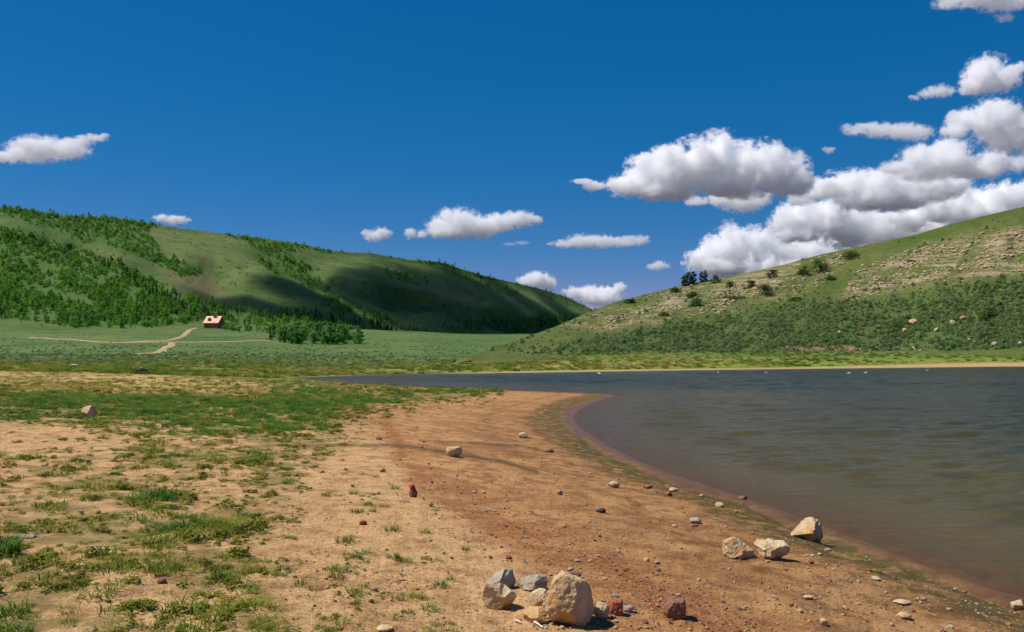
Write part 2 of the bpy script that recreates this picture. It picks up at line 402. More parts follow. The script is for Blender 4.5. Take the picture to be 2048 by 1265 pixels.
right_hill = Hill(
    base=[(860, 731, 112), (900, 728, 120), (1000, 717, 140), (1200, 709, 150), (1500, 705, 156), (1800, 702, 166), (2048, 697, 172), (3000, 690, 182), (5000, 690, 190)],
    ridge=[(860, 730.5, 114), (900, 724, 126), (940, 714, 142), (1000, 692, 170), (1060, 672, 195), (1110, 654, 215), (1150, 637, 234), (1190, 619, 250), (1230, 605, 262), (1280, 592, 275), (1330, 579, 285), (1370, 569, 290),
           (1430, 557, 292), (1500, 545, 290), (1570, 529, 288), (1640, 510, 285), (1700, 497, 283), (1760, 485, 280), (1830, 470, 276), (1900, 449, 272), (1960, 434, 269), (2048, 414, 265), (2600, 330, 255), (3400, 280, 250), (5000, 260, 250)],
    bumps=[([(1690, 520), (1560, 600), (1460, 640)], 40, -4), ([(1300, 600), (1420, 600), (1500, 570)], 30, 4), ([(1640, 530), (1560, 560)], 26, 5), ([(1800, 600), (1950, 560)], 60, 5)],
    noise_amp=3.6, nscale=.03, seed=40, p=1.0)

for _i, (_px, _r, _d) in enumerate(right_hill.base):
    _g = ground_at(_px, _r)
    if _g is not None and 90 < _g.y < _d + 30: right_hill.base[_i, 2] = _g.y + .5
for _i, (_px, _r, _d) in enumerate(right_hill.ridge):
    _r0, _d0 = np.interp(_px, right_hill.base[:, 0], right_hill.base[:, 1]), np.interp(_px, right_hill.base[:, 0], right_hill.base[:, 2])
    right_hill.ridge[_i, 2] = max(_d, _d0 + max(_r0 - _r, 0) / F * _d0 / .40 + .5)

def polymask(polys, soft):
    def f(px, row):
        m = np.zeros(np.shape(px))
        for p in polys: m = np.maximum(m, soft_poly(px, row, p, soft))
        return m
    return f
FOREST = [[(-900, 440), (0, 455), (90, 478), (170, 515), (250, 556), (330, 600), (420, 640), (300, 656), (180, 658), (90, 646), (0, 636), (-900, 640)],
          [(-900, 395), (0, 405), (110, 425), (250, 436), (330, 448), (300, 462), (230, 470), (170, 490), (120, 462), (0, 430), (-900, 420)],
          [(190, 470), (300, 470), (312, 490), (330, 515), (390, 530), (405, 550), (365, 552), (280, 515), (215, 500)],
          [(150, 498), (270, 540), (340, 582), (430, 615), (560, 634), (560, 652), (420, 648), (330, 612), (250, 565)],
          [(440, 462), (600, 482), (700, 500), (640, 512), (630, 500), (560, 505), (640, 540), (600, 545), (520, 500)],
          [(520, 512), (600, 540), (660, 580), (640, 590), (560, 556), (515, 525)],
          [(560, 618), (700, 640), (800, 652), (872, 664), (860, 673), (760, 670), (600, 652), (540, 640)],
          [(740, 500), (880, 520), (990, 552), (1180, 612), (1170, 622), (1080, 590), (960, 562), (880, 536), (780, 516)],
          [(752, 535), (800, 545), (868, 566), (850, 572), (780, 556)],
          [(880, 648), (1000, 640), (1150, 628), (1180, 640), (1080, 668), (900, 668)],
          [(650, 590), (780, 640), (740, 650), (640, 610)],
          [(880, 530), (960, 560), (1040, 590), (1020, 592), (930, 560)]]
SPARSE = [[(0, 405), (1180, 612), (1160, 650), (870, 668), (560, 640), (420, 655), (0, 655)]]
DRYL = [[(300, 520), (430, 560), (470, 600), (360, 580)], [(780, 545), (960, 600), (900, 600), (800, 570)], [(930, 545), (1060, 590), (1020, 600)], [(590, 596), (680, 606), (640, 610)]]
forest_f = polymask(FOREST, 7)
def build_left_hill():
    pxs = np.concatenate([np.linspace(-4000, -420, 60)[:-1], np.arange(-420, 1300, 4.)])
    me = left_hill.mesh('hill', pxs, 120, 14, {'forest': forest_f, 'dry': polymask(DRYL, 16)})
    m, b = new_mat('far_hill_grass')
    p = b.pos()
    n1 = b.noise(.012, p, 5, .6); n2 = b.noise(.09, p, 5, .65); n3 = b.noise(.5, p, 4, .7)
    c = b.mix(b.rng(n1, .35, .65), (.070, .120, .028), (.135, .17, .052))
    c = b.mix(b.rng(n2, .45, .75), c, (.038, .085, .02))
    c = b.mix(b.rng(n3, .5, .7, 0, .6), c, (.16, .18, .065))
    c = b.mix(b.math('MULTIPLY', b.attr('dry'), b.rng(n2, .3, .6, .3, .8)), c, (.17, .135, .065))
    c = b.mix(b.math('MULTIPLY', b.attr('forest'), .8), c, b.mix(n3, (.04, .11, .02), (.09, .15, .035)))
    b.out(b.bsdf(c, .95, b.bump(b.math('ADD', n3, n2), .6, 1.2), .1))
    return tag(mesh_obj('hill', me, m), kind='structure')
build_left_hill()

ROCKY = [[(1120, 655), (1190, 622), (1300, 590), (1400, 566), (1500, 548), (1640, 512), (1700, 500), (1690, 530), (1600, 590), (1500, 612), (1400, 625), (1270, 640), (1170, 650)],
         [(1700, 560), (1760, 520), (1850, 490), (2048, 455), (2500, 380), (2500, 480), (2048, 545), (1900, 560), (1780, 585), (1690, 598)],
         [(1180, 655), (1260, 640), (1330, 640), (1200, 660)]]
SAGE = [[(1000, 716), (1200, 680), (1400, 642), (1560, 606), (1700, 602), (1850, 580), (2048, 555), (2600, 500), (2600, 705), (2048, 700), (1700, 700), (1400, 704), (1100, 712)]]
BANK = [[(1560, 690), (1720, 694), (1720, 701), (1560, 698)]]
rocky_f = polymask(ROCKY, 14); sage_f = polymask(SAGE, 14)
def build_right_hill():
    pxs = np.concatenate([np.arange(860, 2300, 4.), np.linspace(2310, 5000, 80)])
    me = right_hill.mesh('hill', pxs, 140, 12, {'rocky': lambda a, q: rocky_f(a, q) * (.12 + .88 * sstep(.36, .58, fnoise(a * .022 + q * .012, q * .05 + a * .012, 4))), 'sage': sage_f, 'bank': polymask(BANK, 3)})
    m, b = new_mat('near_hill_slope')
    p = b.pos()
    n1 = b.noise(.05, p, 5, .6); n2 = b.noise(.35, p, 5, .65); n3 = b.noise(1.8, p, 4, .7)
    c = b.mix(b.rng(n1, .35, .65), (.078, .118, .024), (.14, .152, .042))
    c = b.mix(b.rng(n2, .45, .75), c, (.065, .095, .022))
    c = b.mix(b.rng(n3, .55, .8, 0, .6), c, (.23, .19, .08))
    st = b.noise(1.0, b.mapv(p, (.07, .05, .75), (R(8), R(14), 0)), 5, .68, .6)
    rk = b.mix(b.rng(n3, .3, .7), (.27, .19, .10), (.48, .39, .26))
    rk = b.mix(b.rng(n2, .5, .75, 0, .7), rk, (.36, .25, .15))
    rm = b.math('MULTIPLY', b.attr('rocky'), b.math('MAXIMUM', b.rng(st, .45, .57), b.rng(n2, .5, .62, 0, .7)))
    c = b.mix(rm, c, rk)
    c = b.mix(b.math('MULTIPLY', b.attr('sage'), .75), c, b.mix(b.rng(n2, .35, .65), (.06, .11, .03), (.12, .16, .045)))
    c = b.mix(b.math('MULTIPLY', b.attr('bank'), .9), c, b.mix(n3, (.30, .15, .08), (.45, .28, .18)))
    hh = b.math('ADD', b.math('MULTIPLY', b.math('MULTIPLY', st, b.attr('rocky')), 2.2), b.math('ADD', n3, n2))
    b.out(b.bsdf(c, .95, b.bump(hh, .8, .55), .1))
    return tag(mesh_obj('hill', me, m), kind='structure')
build_right_hill()

# ------------------------------------------------------------------ plants
def quads(C, N, size, seed, aspect=1.0):
    """small leaf faces: centres C, normals N"""
    r = np.random.default_rng(seed); n = len(C)
    N = N / (np.linalg.norm(N, axis=1, keepdims=True) + 1e-9)
    a = r.normal(size=(n, 3)); a -= (a * N).sum(1, keepdims=True) * N; a /= np.linalg.norm(a, axis=1, keepdims=True) + 1e-9
    c = np.cross(N, a); sz = (size * r.uniform(.6, 1.35, n))[:, None]
    V = np.stack([C - a * sz, C - c * sz * aspect * .7, C + a * sz, C + c * sz * aspect * .7], 1).reshape(-1, 3)
    return V, np.arange(4 * n).reshape(n, 4)

def crown_mesh(name, h, rad, z0, n, leaf, seed, shape='egg', nclump=14):
    r = np.random.default_rng(seed)
    cz = r.uniform(0, 1, nclump); prof = {'egg': lambda t: np.sin(np.pi * np.clip(t * .85 + .13, 0, 1)) ** .8, 'cone': lambda t: 1.02 - t, 'dome': lambda t: np.sqrt(np.maximum(0, 1 - t * t))}[shape]
    ang = r.uniform(0, 2 * np.pi, nclump); rr = np.sqrt(r.uniform(.05, 1, nclump)) * prof(cz) * rad * .75
    cc = np.stack([rr * np.cos(ang), rr * np.sin(ang), z0 + cz * (h - z0) * .93], 1)
    cs = rad * r.uniform(.28, .55, nclump) * (.6 + .5 * prof(cz))
    k = r.integers(0, nclump, n); dirs = r.normal(size=(n, 3)); dirs /= np.linalg.norm(dirs, axis=1, keepdims=True)
    C = cc[k] + dirs * (cs[k] * r.uniform(.45, 1, n) ** .4)[:, None] * np.array([1, 1, .85])
    C[:, 2] = np.clip(C[:, 2], .02, h)
    V, Fq = quads(C, dirs + r.normal(size=(n, 3)) * .35 + np.array([0, 0, .55]), leaf, seed + 1)
    return np_mesh(name, V, Fq, smooth=False)

def tube(pts, rad, sides=7):
    """closed tapered tube along pts; returns V,F(quads)"""
    pts = np.array(pts, float); n = len(pts); V = []; Fq = []
    for i in range(n):
        t = pts[min(i + 1, n - 1)] - pts[max(i - 1, 0)]; t /= np.linalg.norm(t) + 1e-9
        u = np.cross(t, [0.13, .97, .2]); u /= np.linalg.norm(u) + 1e-9; v = np.cross(t, u)
        for k in range(sides):
            a = 2 * np.pi * k / sides; V.append(pts[i] + rad[i] * (np.cos(a) * u + np.sin(a) * v))
    for i in range(n - 1):
        for k in range(sides):
            Fq.append([i * sides + k, i * sides + (k + 1) % sides, (i + 1) * sides + (k + 1) % sides, (i + 1) * sides + k])
    for i in (0, n - 1):
        c = len(V); V.append(pts[i])
        for k in range(sides):
            a, bq = i * sides + k, i * sides + (k + 1) % sides
            Fq.append([c, bq, a, c] if i == 0 else [c, a, bq, c])
    return V, Fq
def tube_mesh(name, tubes):
    V = []; Fq = []
    for pts, rad, *sd in tubes:
        v, f = tube(pts, rad, *(sd or [7])); o = len(V); V += v; Fq += [[a + o for a in q] for q in f]
    me = bpy.data.meshes.new(name)
    me.from_pydata([tuple(v) for v in V], [], [tuple(dict.fromkeys(q)) for q in Fq]); me.update()
    me.polygons.foreach_set('use_smooth', np.ones(len(me.polygons), bool)); return me

def trunk_mesh(name, h, r0, seed, limbs=4):
    r = np.random.default_rng(seed); z = np.linspace(-.4, h * .93, 7)
    pts = np.stack([r.normal(0, .05, 7) * h * .12 * (z > 0), r.normal(0, .05, 7) * h * .12 * (z > 0), z], 1)
    T = [(pts, r0 * np.linspace(1.1, .2, 7), 6)]
    for k in range(limbs):
        zz = h * r.uniform(.35, .75); a = r.uniform(0, 6.28); L = h * r.uniform(.12, .2)
        p0 = np.array([np.interp(zz, z, pts[:, 0]), np.interp(zz, z, pts[:, 1]), zz]); e = p0 + np.array([math.cos(a) * L, math.sin(a) * L, L * .9])
        T.append(([p0, (p0 + e) / 2 + [0, 0, -.05 * L], e], [r0 * .4, r0 * .28, r0 * .1], 5))
    return tube_mesh(name, T)

def bark_mat(name, c1, c2):
    m, b = new_mat(name); n = b.noise(3, b.mapv(b.objco(), (2, 2, 6)), 4)
    b.out(b.bsdf(b.mix(b.rng(n, .4, .6), c1, c2), .9, b.bump(n, .5, .05))); return m
M_ASPEN = leaf_mat('aspen_leaves', (.09, .24, .03), (.20, .40, .05), dead=(.26, .24, .11), transl=.5)
M_ASPEN2 = leaf_mat('grove_leaves', (.08, .22, .045), (.17, .36, .065), transl=.5)
M_DARK = leaf_mat('conifer_needles', (.035, .10, .026), (.075, .16, .04), transl=.3)
M_SAGE = leaf_mat('sage_leaves', (.13, .22, .075), (.28, .35, .15), dead=(.26, .26, .08), transl=.4)
M_JUN = leaf_mat('juniper_leaves', (.055, .095, .025), (.10, .14, .035), transl=.25)
M_BARK = bark_mat('aspen_bark', (.42, .40, .34), (.12, .10, .08))
M_DBARK = bark_mat('dark_bark', (.10, .07, .05), (.05, .035, .025))
M_GRASS = leaf_mat('grass_blades', (.12, .19, .022), (.29, .32, .05), dead=(.36, .26, .07), transl=.4)
M_LUSH = leaf_mat('fresh_grass_blades', (.05, .16, .028), (.15, .26, .048), transl=.5)
M_WEED = leaf_mat('weed_leaves', (.13, .16, .022), (.30, .28, .05), dead=(.38, .22, .06), transl=.3)
M_STRAW = leaf_mat('straw_blades', (.32, .24, .08), (.60, .46, .19), transl=.3)

LIB = {}
def lib(name):
    if name not in LIB: LIB[name] = bpy.data.collections.new(name)
    return LIB[name]

def scatter(name, P, scl, rot, var, coll, kind='stuff', label=None):
    n = len(P); me = bpy.data.meshes.new(name); me.vertices.add(n)
    me.vertices.foreach_set('co', np.ascontiguousarray(P, dtype=np.float32).ravel())
    scl = np.asarray(scl, np.float32); scl = np.repeat(scl[:, None], 3, 1) if scl.ndim == 1 else scl
    for k, v in (('scl', scl), ('rot', rot)):
        a = me.attributes.new(k, 'FLOAT_VECTOR', 'POINT'); a.data.foreach_set('vector', np.ascontiguousarray(v, dtype=np.float32).ravel())
    a = me.attributes.new('var', 'INT', 'POINT'); a.data.foreach_set('value', np.ascontiguousarray(var, dtype=np.int32))
    o = mesh_obj(name, me)
    ng = bpy.data.node_groups.new(name, 'GeometryNodeTree')
    ng.interface.new_socket('Geometry', in_out='INPUT', socket_type='NodeSocketGeometry'); ng.interface.new_socket('Geometry', in_out='OUTPUT', socket_type='NodeSocketGeometry')
    N = ng.nodes; L = ng.links
    gi = N.new('NodeGroupInput'); go = N.new('NodeGroupOutput'); ip = N.new('GeometryNodeInstanceOnPoints'); ci = N.new('GeometryNodeCollectionInfo')
    ci.inputs['Collection'].default_value = coll; ci.inputs['Separate Children'].default_value = True; ci.inputs['Reset Children'].default_value = True
    def na(nm, t):
        q = N.new('GeometryNodeInputNamedAttribute'); q.data_type = t; q.inputs['Name'].default_value = nm; return q.outputs[0]
    L.new(gi.outputs[0], ip.inputs['Points']); L.new(ci.outputs[0], ip.inputs['Instance']); ip.inputs['Pick Instance'].default_value = True
    L.new(na('var', 'INT'), ip.inputs['Instance Index']); L.new(na('scl', 'FLOAT_VECTOR'), ip.inputs['Scale']); L.new(na('rot', 'FLOAT_VECTOR'), ip.inputs['Rotation'])
    L.new(ip.outputs[0], go.inputs[0])
    md = o.modifiers.new('scatter', 'NODES'); md.node_group = ng
    return tag(o, label, kind=kind)

def zrot(n, tilt=0.): return np.stack([rng.normal(0, tilt, n), rng.normal(0, tilt, n), rng.uniform(0, 6.28, n)], 1)

# tree kinds: unit height about 1, scaled in metres
def tree_lib():
    c = lib('trees')
    for i in range(4):
        me = crown_mesh('aspen_crown', 1, .30, .12, 330, .042, 20 + i, 'egg', 13); mesh_obj(f'a_aspen{i}', me, M_ASPEN, None, c)
    for i in range(2):
        me = crown_mesh('bush_crown', 1, .62, .0, 330, .065, 40 + i, 'dome', 12); mesh_obj(f'b_bush{i}', me, M_ASPEN, None, c)
    for i in range(2):
        me = crown_mesh('fir_crown', 1, .24, .06, 330, .04, 60 + i, 'cone', 18); mesh_obj(f'c_fir{i}', me, M_DARK, None, c)
    return c
TREES = tree_lib()

def sample_hill(hill, n, pxr, rowr, dens):
    px = rng.uniform(*pxr, n); row = rng.uniform(*rowr, n); r0, r1 = hill.rows(px)
    ok = (row < r0 + 2) & (row > r1 - .01) & (rng.random(n) < dens(px, row)); return px[ok], row[ok]

def tree_objects():
    """individual trees: the grove below the cabin, the poplars on the skyline, the lower edge of the wooded slope"""
    pr = []
    for i in range(3):
        pr.append((crown_mesh('crown', 1, .24, .06, 420, .036, 80 + i, 'egg', 16), trunk_mesh('trunk', 1, .022, 90 + i, 4)))
    fr = (crown_mesh('crown', 1, .22, .05, 420, .036, 85, 'cone', 18), trunk_mesh('trunk', 1, .03, 95, 0))
    def put(P, h, w, kind, mat, bark, label, group, cat='tree', name='aspen_tree'):
        cm, tm = kind
        e = link(bpy.data.objects.new(name, None)); e.empty_display_size = .5
        e.location = P; e.rotation_euler = (0, 0, random.uniform(0, 6.28)); e.scale = (h * w, h * w, h); tag(e, label, cat, group)
        mesh_obj('crown', cm, None, e); mesh_obj('trunk', tm, None, e)
    for cm, tm in pr: cm.materials.append(M_ASPEN2); tm.materials.append(M_BARK)
    fr[0].materials.append(M_DARK); fr[1].materials.append(M_DBARK)
    # grove: back part along x 440..540, front block 540..722
    poly = [(545, 672), (600, 664), (700, 668), (722, 680), (722, 689), (640, 690), (560, 687), (542, 680)]
    k = 0; pts = []
    while k < 120:
        px, row = random.uniform(540, 724), random.uniform(660, 690)
        if not in_poly(np.array([px]), np.array([row]), poly)[0]: continue
        pts.append((px, row)); k += 1
    for px, row in pts:
        P = ground_at(px, row)
        put(P, random.uniform(4.8, 8.4), random.uniform(1.15, 1.6), random.choice(pr), M_ASPEN2, M_BARK, 'slender green aspen in the dense grove on the meadow beyond the cabin', 'aspens in the meadow grove')
    for k in range(34):
        px = random.uniform(448, 560); row = 660 + (px - 448) * .05 + random.uniform(-3, 3)
        P = ground_at(px, row)
        put(P, random.uniform(2.6, 5.0), random.uniform(1.2, 1.8), random.choice(pr), M_ASPEN2, M_BARK, 'low bushy aspen in the loose row running from the cabin to the grove', 'low aspens beside the cabin')
    P = ground_at(540, 680); put(P, 6, 1.2, fr, M_DARK, M_DBARK, 'small dark conifer at the cabin side edge of the meadow grove', None, name='conifer_tree')
    # skyline poplars on the rocky hill
    col = (crown_mesh('crown', 1, .21, .04, 1100, .034, 87, 'egg', 34), trunk_mesh('trunk', 1, .03, 97, 2)); col[0].materials.append(M_JUN); col[1].materials.append(M_DBARK)
    for px, row, hp, wd, lab in ((1368, 571, 24, 1.5, 'shortest of the dark trees standing together on the rocky skyline'), (1376, 570, 30, 1.5, 'middle tree of the dark clump on the rocky skyline'), (1386, 568, 29, 1.4, 'tallest dark tree on the clump side facing the lone pair on the skyline'),
                            (1403, 564, 25, 1.0, 'slim upright tree of the skyline pair, nearer the dark clump'), (1411, 562, 25, 1.0, 'slim upright tree of the skyline pair, farther from the dark clump')):
        q = right_hill.point(np.array([px * 1.]), np.array([row + 1.]))[0]
        put(Vector(q) - Vector((0, 0, .3)), hp / F * q[1], wd, col, M_ASPEN2, M_BARK, lab, 'trees on the rocky skyline', name='poplar_tree')
    return put, pr, fr
put_tree, PR, FR = tree_objects()

def forest():
    n = 46000
    px, row = sample_hill(left_hill, n, (-420, 1185), (400, 672), lambda a, c: np.maximum(forest_f(a, c) * sstep(.22, .5, fnoise(a * .03, c * .06, 3)) * .62, .018))
    # trees along the crest
    cp = rng.uniform(-420, 1180, 520); cr = np.interp(cp, left_hill.ridge[:, 0], left_hill.ridge[:, 1]) + rng.uniform(0, 7, 520)
    px = np.concatenate([px, cp]); row = np.concatenate([row, cr])
    P = left_hill.point(px, row); m = len(px)
    dark = soft_poly(px, row, FOREST[6], 8) + soft_poly(px, row, FOREST[9], 8) + .45 * soft_poly(px, row, FOREST[3], 10) + .25 * soft_poly(px, row, FOREST[5], 8)
    u = rng.random(m)
    var = rng.integers(0, 4, m); bush = rng.random(m) < np.where(row < 575, .80, .45); var = np.where(bush, rng.integers(4, 6, m), var)
    var = np.where(u < dark * .7 + .015, rng.integers(6, 8, m), var)
    h = rng.uniform(1.8, 6.8, m) * np.where((var == 4) | (var == 5), .55, 1) * np.where(forest_f(px, row) < .3, .55, 1); h[-520:] *= .62
    # the lowest, nearest trees of the slope become trees of their own
    fr_ = np.argsort(-(h / P[:, 1]) + np.where((px < 0) | (px > 420) | (row < 600) | (var >= 4), 9, 0))[:70]
    keep = np.ones(m, bool); keep[fr_] = False
    for i in fr_:
        put_tree(Vector(P[i]) - Vector((0, 0, .2)), float(h[i]) * 1.05, random.uniform(1.0, 1.3), random.choice(PR), M_ASPEN, M_BARK, 'green aspen low on the densely wooded slope uphill of the track', 'aspens low on the wooded slope')
    scatter('forest', P[keep] - np.array([0, 0, .2]), np.stack([h, h, h], 1)[keep] * np.stack([rng.uniform(.85, 1.3, m)] * 2 + [np.ones(m)], 1)[keep], zrot(m)[keep], var[keep], TREES)
forest()

def sage():
    c = lib('sage')
    for i in range(4):
        mesh_obj(f'sage{i}', crown_mesh('sage', .62, .6, .0, 150, .085, 120 + i, 'dome', 9), M_SAGE, None, c)
    for i in range(2):
        mesh_obj(f'sedge{i}', crown_mesh('sage', .5, .6, .0, 130, .07, 140 + i, 'dome', 7), M_JUN, None, c)
    n = 110000
    px, row = sample_hill(right_hill, n, (880, 2500), (420, 712), lambda a, q: np.clip(sage_f(a, q) * (.25 + .75 * sstep(.3, .6, fnoise(a * .02, q * .05, 3))) + .06 + .22 * rocky_f(a, q) * sstep(.5, .62, fnoise(a * .03 + 7, q * .07, 3)), 0, 1) * .68 * np.clip((q - 560) / 150 + .35, .3, 1) * sstep(712, 700, q))
    P = right_hill.point(px, row); m = len(px)
    h = np.clip(rng.lognormal(math.log(.62), .42, m), .25, 1.6)
    var = np.where(rng.random(m) < .2, rng.integers(4, 6, m), rng.integers(0, 4, m))
    scatter('sagebrush', P - np.array([0, 0, .06]), h, zrot(m, .15), var, c)
    # the meadow behind the lake
    n = 6500; d = 1 / rng.uniform(1 / 520, 1 / 100, n); px = rng.uniform(-500, 1150, n); x = (px - CX) / F * d
    s = lake_sd(x, d)
    ok = (s > 16) & (rng.random(n) < .25 + .75 * sstep(.35, .6, fnoise(x * .03, d * .03, 3)))
    x, d = x[ok], d[ok]; z = ground_z(x, d); m = len(x)
    rowm = HOR - F * (z - HC) / d; ok = rowm < 741; x, d, z = x[ok], d[ok], z[ok]; m = len(x)
    P = np.stack([x, d, z - .05], 1); h = rng.uniform(.4, .9, m)
    scatter('meadow_sagebrush', P, np.stack([h * 1.3, h * 1.3, h * .8], 1), zrot(m, .1), rng.integers(0, 4, m), c)
sage()
def meadow_grass():
    c = lib('meadowgrass')
    for i in range(3): mesh_obj(f'a{i}', tuft_mesh('tuft', 70, .26, .34, .016, 300 + i, .9), M_GRASS, None, c)
    for i in range(2): mesh_obj(f'b{i}', tuft_mesh('tuft', 70, .24, .34, .014, 310 + i, 1.0), M_STRAW, None, c)
    for i in range(2): mesh_obj(f'c{i}', tuft_mesh('tuft', 70, .30, .34, .016, 320 + i, .7), M_LUSH, None, c)
    n = 30000; d = 1 / rng.uniform(1 / 300, 1 / 82, n); px = rng.uniform(-500, 2500, n); x = (px - CX) / F * d; s = lake_sd(x, d); z = ground_z(x, d); row = HOR - F * (z - HC) / d
    far = np.where(px > 1000, 46, 34); q = fnoise(x * .06, d * .12, 3)
    sandy = (2.0 + 8 * sstep(1500, 2050, px)) * sstep(900, 1150, px) + 1
    ok = (s > sandy) & (s < far * 2.2) & (row > 690) & (rng.random(n) < .9 * sstep(far * 2.2, far * .5, s) * sstep(.2, .55, fnoise(x * .12 + 4, d * .2, 3))); x, d, z, q = x[ok], d[ok], z[ok], q[ok]; m = len(x)
    u = rng.random(m) * .5 + q * .6; var = np.where(u > .66, rng.integers(3, 5, m), np.where(u < .38, rng.integers(5, 7, m), rng.integers(0, 3, m)))
    scatter('meadow_grass', np.stack([x, d, z - .02], 1), rng.uniform(.6, 1.5, m), zrot(m, .1), var, c)

# ------------------------------------------------------------------ grass on the shore
def tuft_mesh(name, nb, h, spread, wid, seed, lean=.5):
    r = np.random.default_rng(seed); V = []; Fq = []
    for k in range(nb):
        a = r.uniform(0, 6.28); q = spread * math.sqrt(r.random()); bx, by = q * math.cos(a), q * math.sin(a)
        a2 = a + r.normal(0, .9); L = h * r.uniform(.5, 1.1); ln = L * lean * r.uniform(.3, 1.3); w = wid * r.uniform(.7, 1.2)
        sx, sy = -math.sin(a2) * w, math.cos(a2) * w; dx, dy = math.cos(a2), math.sin(a2)
        o = len(V)
        V += [(bx - sx, by - sy, -.01), (bx + sx, by + sy, -.01), (bx + dx * ln * .35 + sx * .8, by + dy * ln * .35 + sy * .8, L * .6), (bx + dx * ln * .35 - sx * .8, by + dy * ln * .35 - sy * .8, L * .6),
              (bx + dx * ln + sx * .12, by + dy * ln + sy * .12, L * .95), (bx + dx * ln - sx * .12, by + dy * ln - sy * .12, L * .95)]
        Fq += [(o, o + 1, o + 2, o + 3), (o + 3, o + 2, o + 4, o + 5)]
    return np_mesh(name, np.array(V), np.array(Fq), smooth=False)

def shore_grass():
    c = lib('shoregrass')
    for i in range(3): mesh_obj(f'a_grass{i}', tuft_mesh('tuft', 46, .085, .085, .0035, 200 + i, 1.15), M_GRASS, None, c)
    for i in range(2): mesh_obj(f'b_lush{i}', tuft_mesh('tuft', 60, .11, .08, .004, 210 + i, 1.15), M_LUSH, None, c)
    for i in range(3): mesh_obj(f'c_weed{i}', crown_mesh('weed', .07, .10, 0, 110, .011, 220 + i, 'dome', 8), M_WEED, None, c)
    for i in range(2): mesh_obj(f'd_straw{i}', tuft_mesh('tuft', 40, .10, .12, .003, 230 + i, 1.1), M_STRAW, None, c)
    PT, SC, VA = [], [], []
    def add(x, y, sc, va): PT.append(np.stack([x, y, ground_z(x, y) - .005], 1)); SC.append(sc); VA.append(va)
    T2 = lambda a, c: soft_poly(a, c, [(-3000, 780), (300, 764), (560, 762), (1000, 781), (900, 796), (770, 812), (720, 840), (680, 900), (640, 960), (610, 1030), (560, 1110), (620, 1190), (680, 1290), (640, 2500), (-3000, 2500)], 50)
    # main patchy turf: sample by distance
    n = 420000
    d = 1 / rng.uniform(1 / 75, 1 / 3.6, n); px = rng.uniform(-420, 1010, n); x = (px - CX) / F * d
    z = ground_z(x, d); row = HOR - F * (z - HC) / d
    wob = (fnoise(x * .5, d * .5, 4) - .5) * 60 * np.clip((row - 702) / 200, .1, 1.5)
    T = lambda poly, soft: soft_poly(px + wob, row + wob * .35, poly, soft)
    turf = T([(-3000, 780), (300, 764), (560, 762), (1000, 781), (900, 796), (760, 812), (700, 838), (640, 900), (600, 960), (560, 1020), (500, 1110), (560, 1190), (640, 1290), (600, 2500), (-3000, 2500)], 40)
    lushb = np.maximum(T([(-3000, 790), (120, 788), (420, 800), (660, 806), (690, 830), (600, 870), (380, 868), (260, 850), (120, 838), (-3000, 850)], 24), T([(560, 768), (760, 776), (900, 781), (1010, 786), (900, 800), (700, 815), (500, 815)], 8))
    bare = np.maximum(T([(-200, 850), (120, 852), (290, 885), (180, 905), (-200, 900)], 10), T([(-400, 722), (60, 724), (240, 742), (250, 757), (80, 762), (-400, 765)], 6))
    patch = sstep(.46, .60, fnoise(x * 1.3, d * 1.0, 4)) * sstep(.36, .58, fnoise(x * 5.5, d * 4.5, 2)) * .9 + .10
    clump = sstep(.55, .66, fnoise(x * 2.6 + 50, d * 2.0, 3))
    dens = np.clip(turf * (patch * .75 + clump * .4) * (1 - .92 * bare) + lushb * (.08 + .42 * sstep(.36, .62, fnoise(x * .8 + 5, d * .5, 4))), 0, 1)
    fade = np.clip(6.5 / d, 0, 1) ** .0
    ok = rng.random(n) < dens * .40 * np.clip((d / 34) ** 2, .004, 1)
    x, d, lb, cl, pa = x[ok], d[ok], lushb[ok], clump[ok], patch[ok]; m = len(x)
    sc = rng.uniform(.55, 1.15, m) * (1 + np.clip(d - 14, 0, 60) * .028) * (1 + .5 * cl)
    u = rng.random(m)
    kind = fnoise(x * .9 + 9, d * .9, 3) + rng.normal(0, .1, m)
    va = np.where(kind > .47, rng.integers(5, 8, m), np.where(kind < .22, rng.integers(3, 5, m), rng.integers(0, 3, m)))
    va = np.where((lb > .45) & (u < .42), rng.integers(3, 5, m), va)
    va = np.where((u > .95) & (lb < .3), rng.integers(8, 10, m), va)
    add(x, d, sc, va)
    # low weeds and short turf speckled between the clumps
    n = 300000; d = 1 / rng.uniform(1 / 60, 1 / 3.6, n); px = rng.uniform(-420, 1000, n); x = (px - CX) / F * d; z = ground_z(x, d); row = HOR - F * (z - HC) / d
    wob = (fnoise(x * .5, d * .5, 4) - .5) * 60 * np.clip((row - 702) / 200, .1, 1.5)
    turf = T2(px + wob, row + wob * .35); bare = soft_poly(px + wob, row, [(-200, 850), (120, 852), (290, 885), (180, 905), (-200, 900)], 14)
    ok = rng.random(n) < turf * (1 - .85 * bare) * (.10 + .9 * sstep(.45, .62, fnoise(x * 3.1 + 21, d * 2.6, 4))) * .62 * np.clip((d / 40) ** 2, .010, 1)
    x, d = x[ok], d[ok]; m = len(x); u = rng.random(m)
    add(x, d, rng.uniform(.3, .7, m) * (1 + np.clip(d - 14, 0, 60) * .02), np.where(u < .62, rng.integers(5, 8, m), np.where(u < .85, rng.integers(0, 3, m), rng.integers(8, 10, m))))
    # straw band and sandy strip farther back
    n = 14000; d = 1 / rng.uniform(1 / 95, 1 / 36, n); px = rng.uniform(-450, 700, n); x = (px - CX) / F * d; z = ground_z(x, d); row = HOR - F * (z - HC) / d
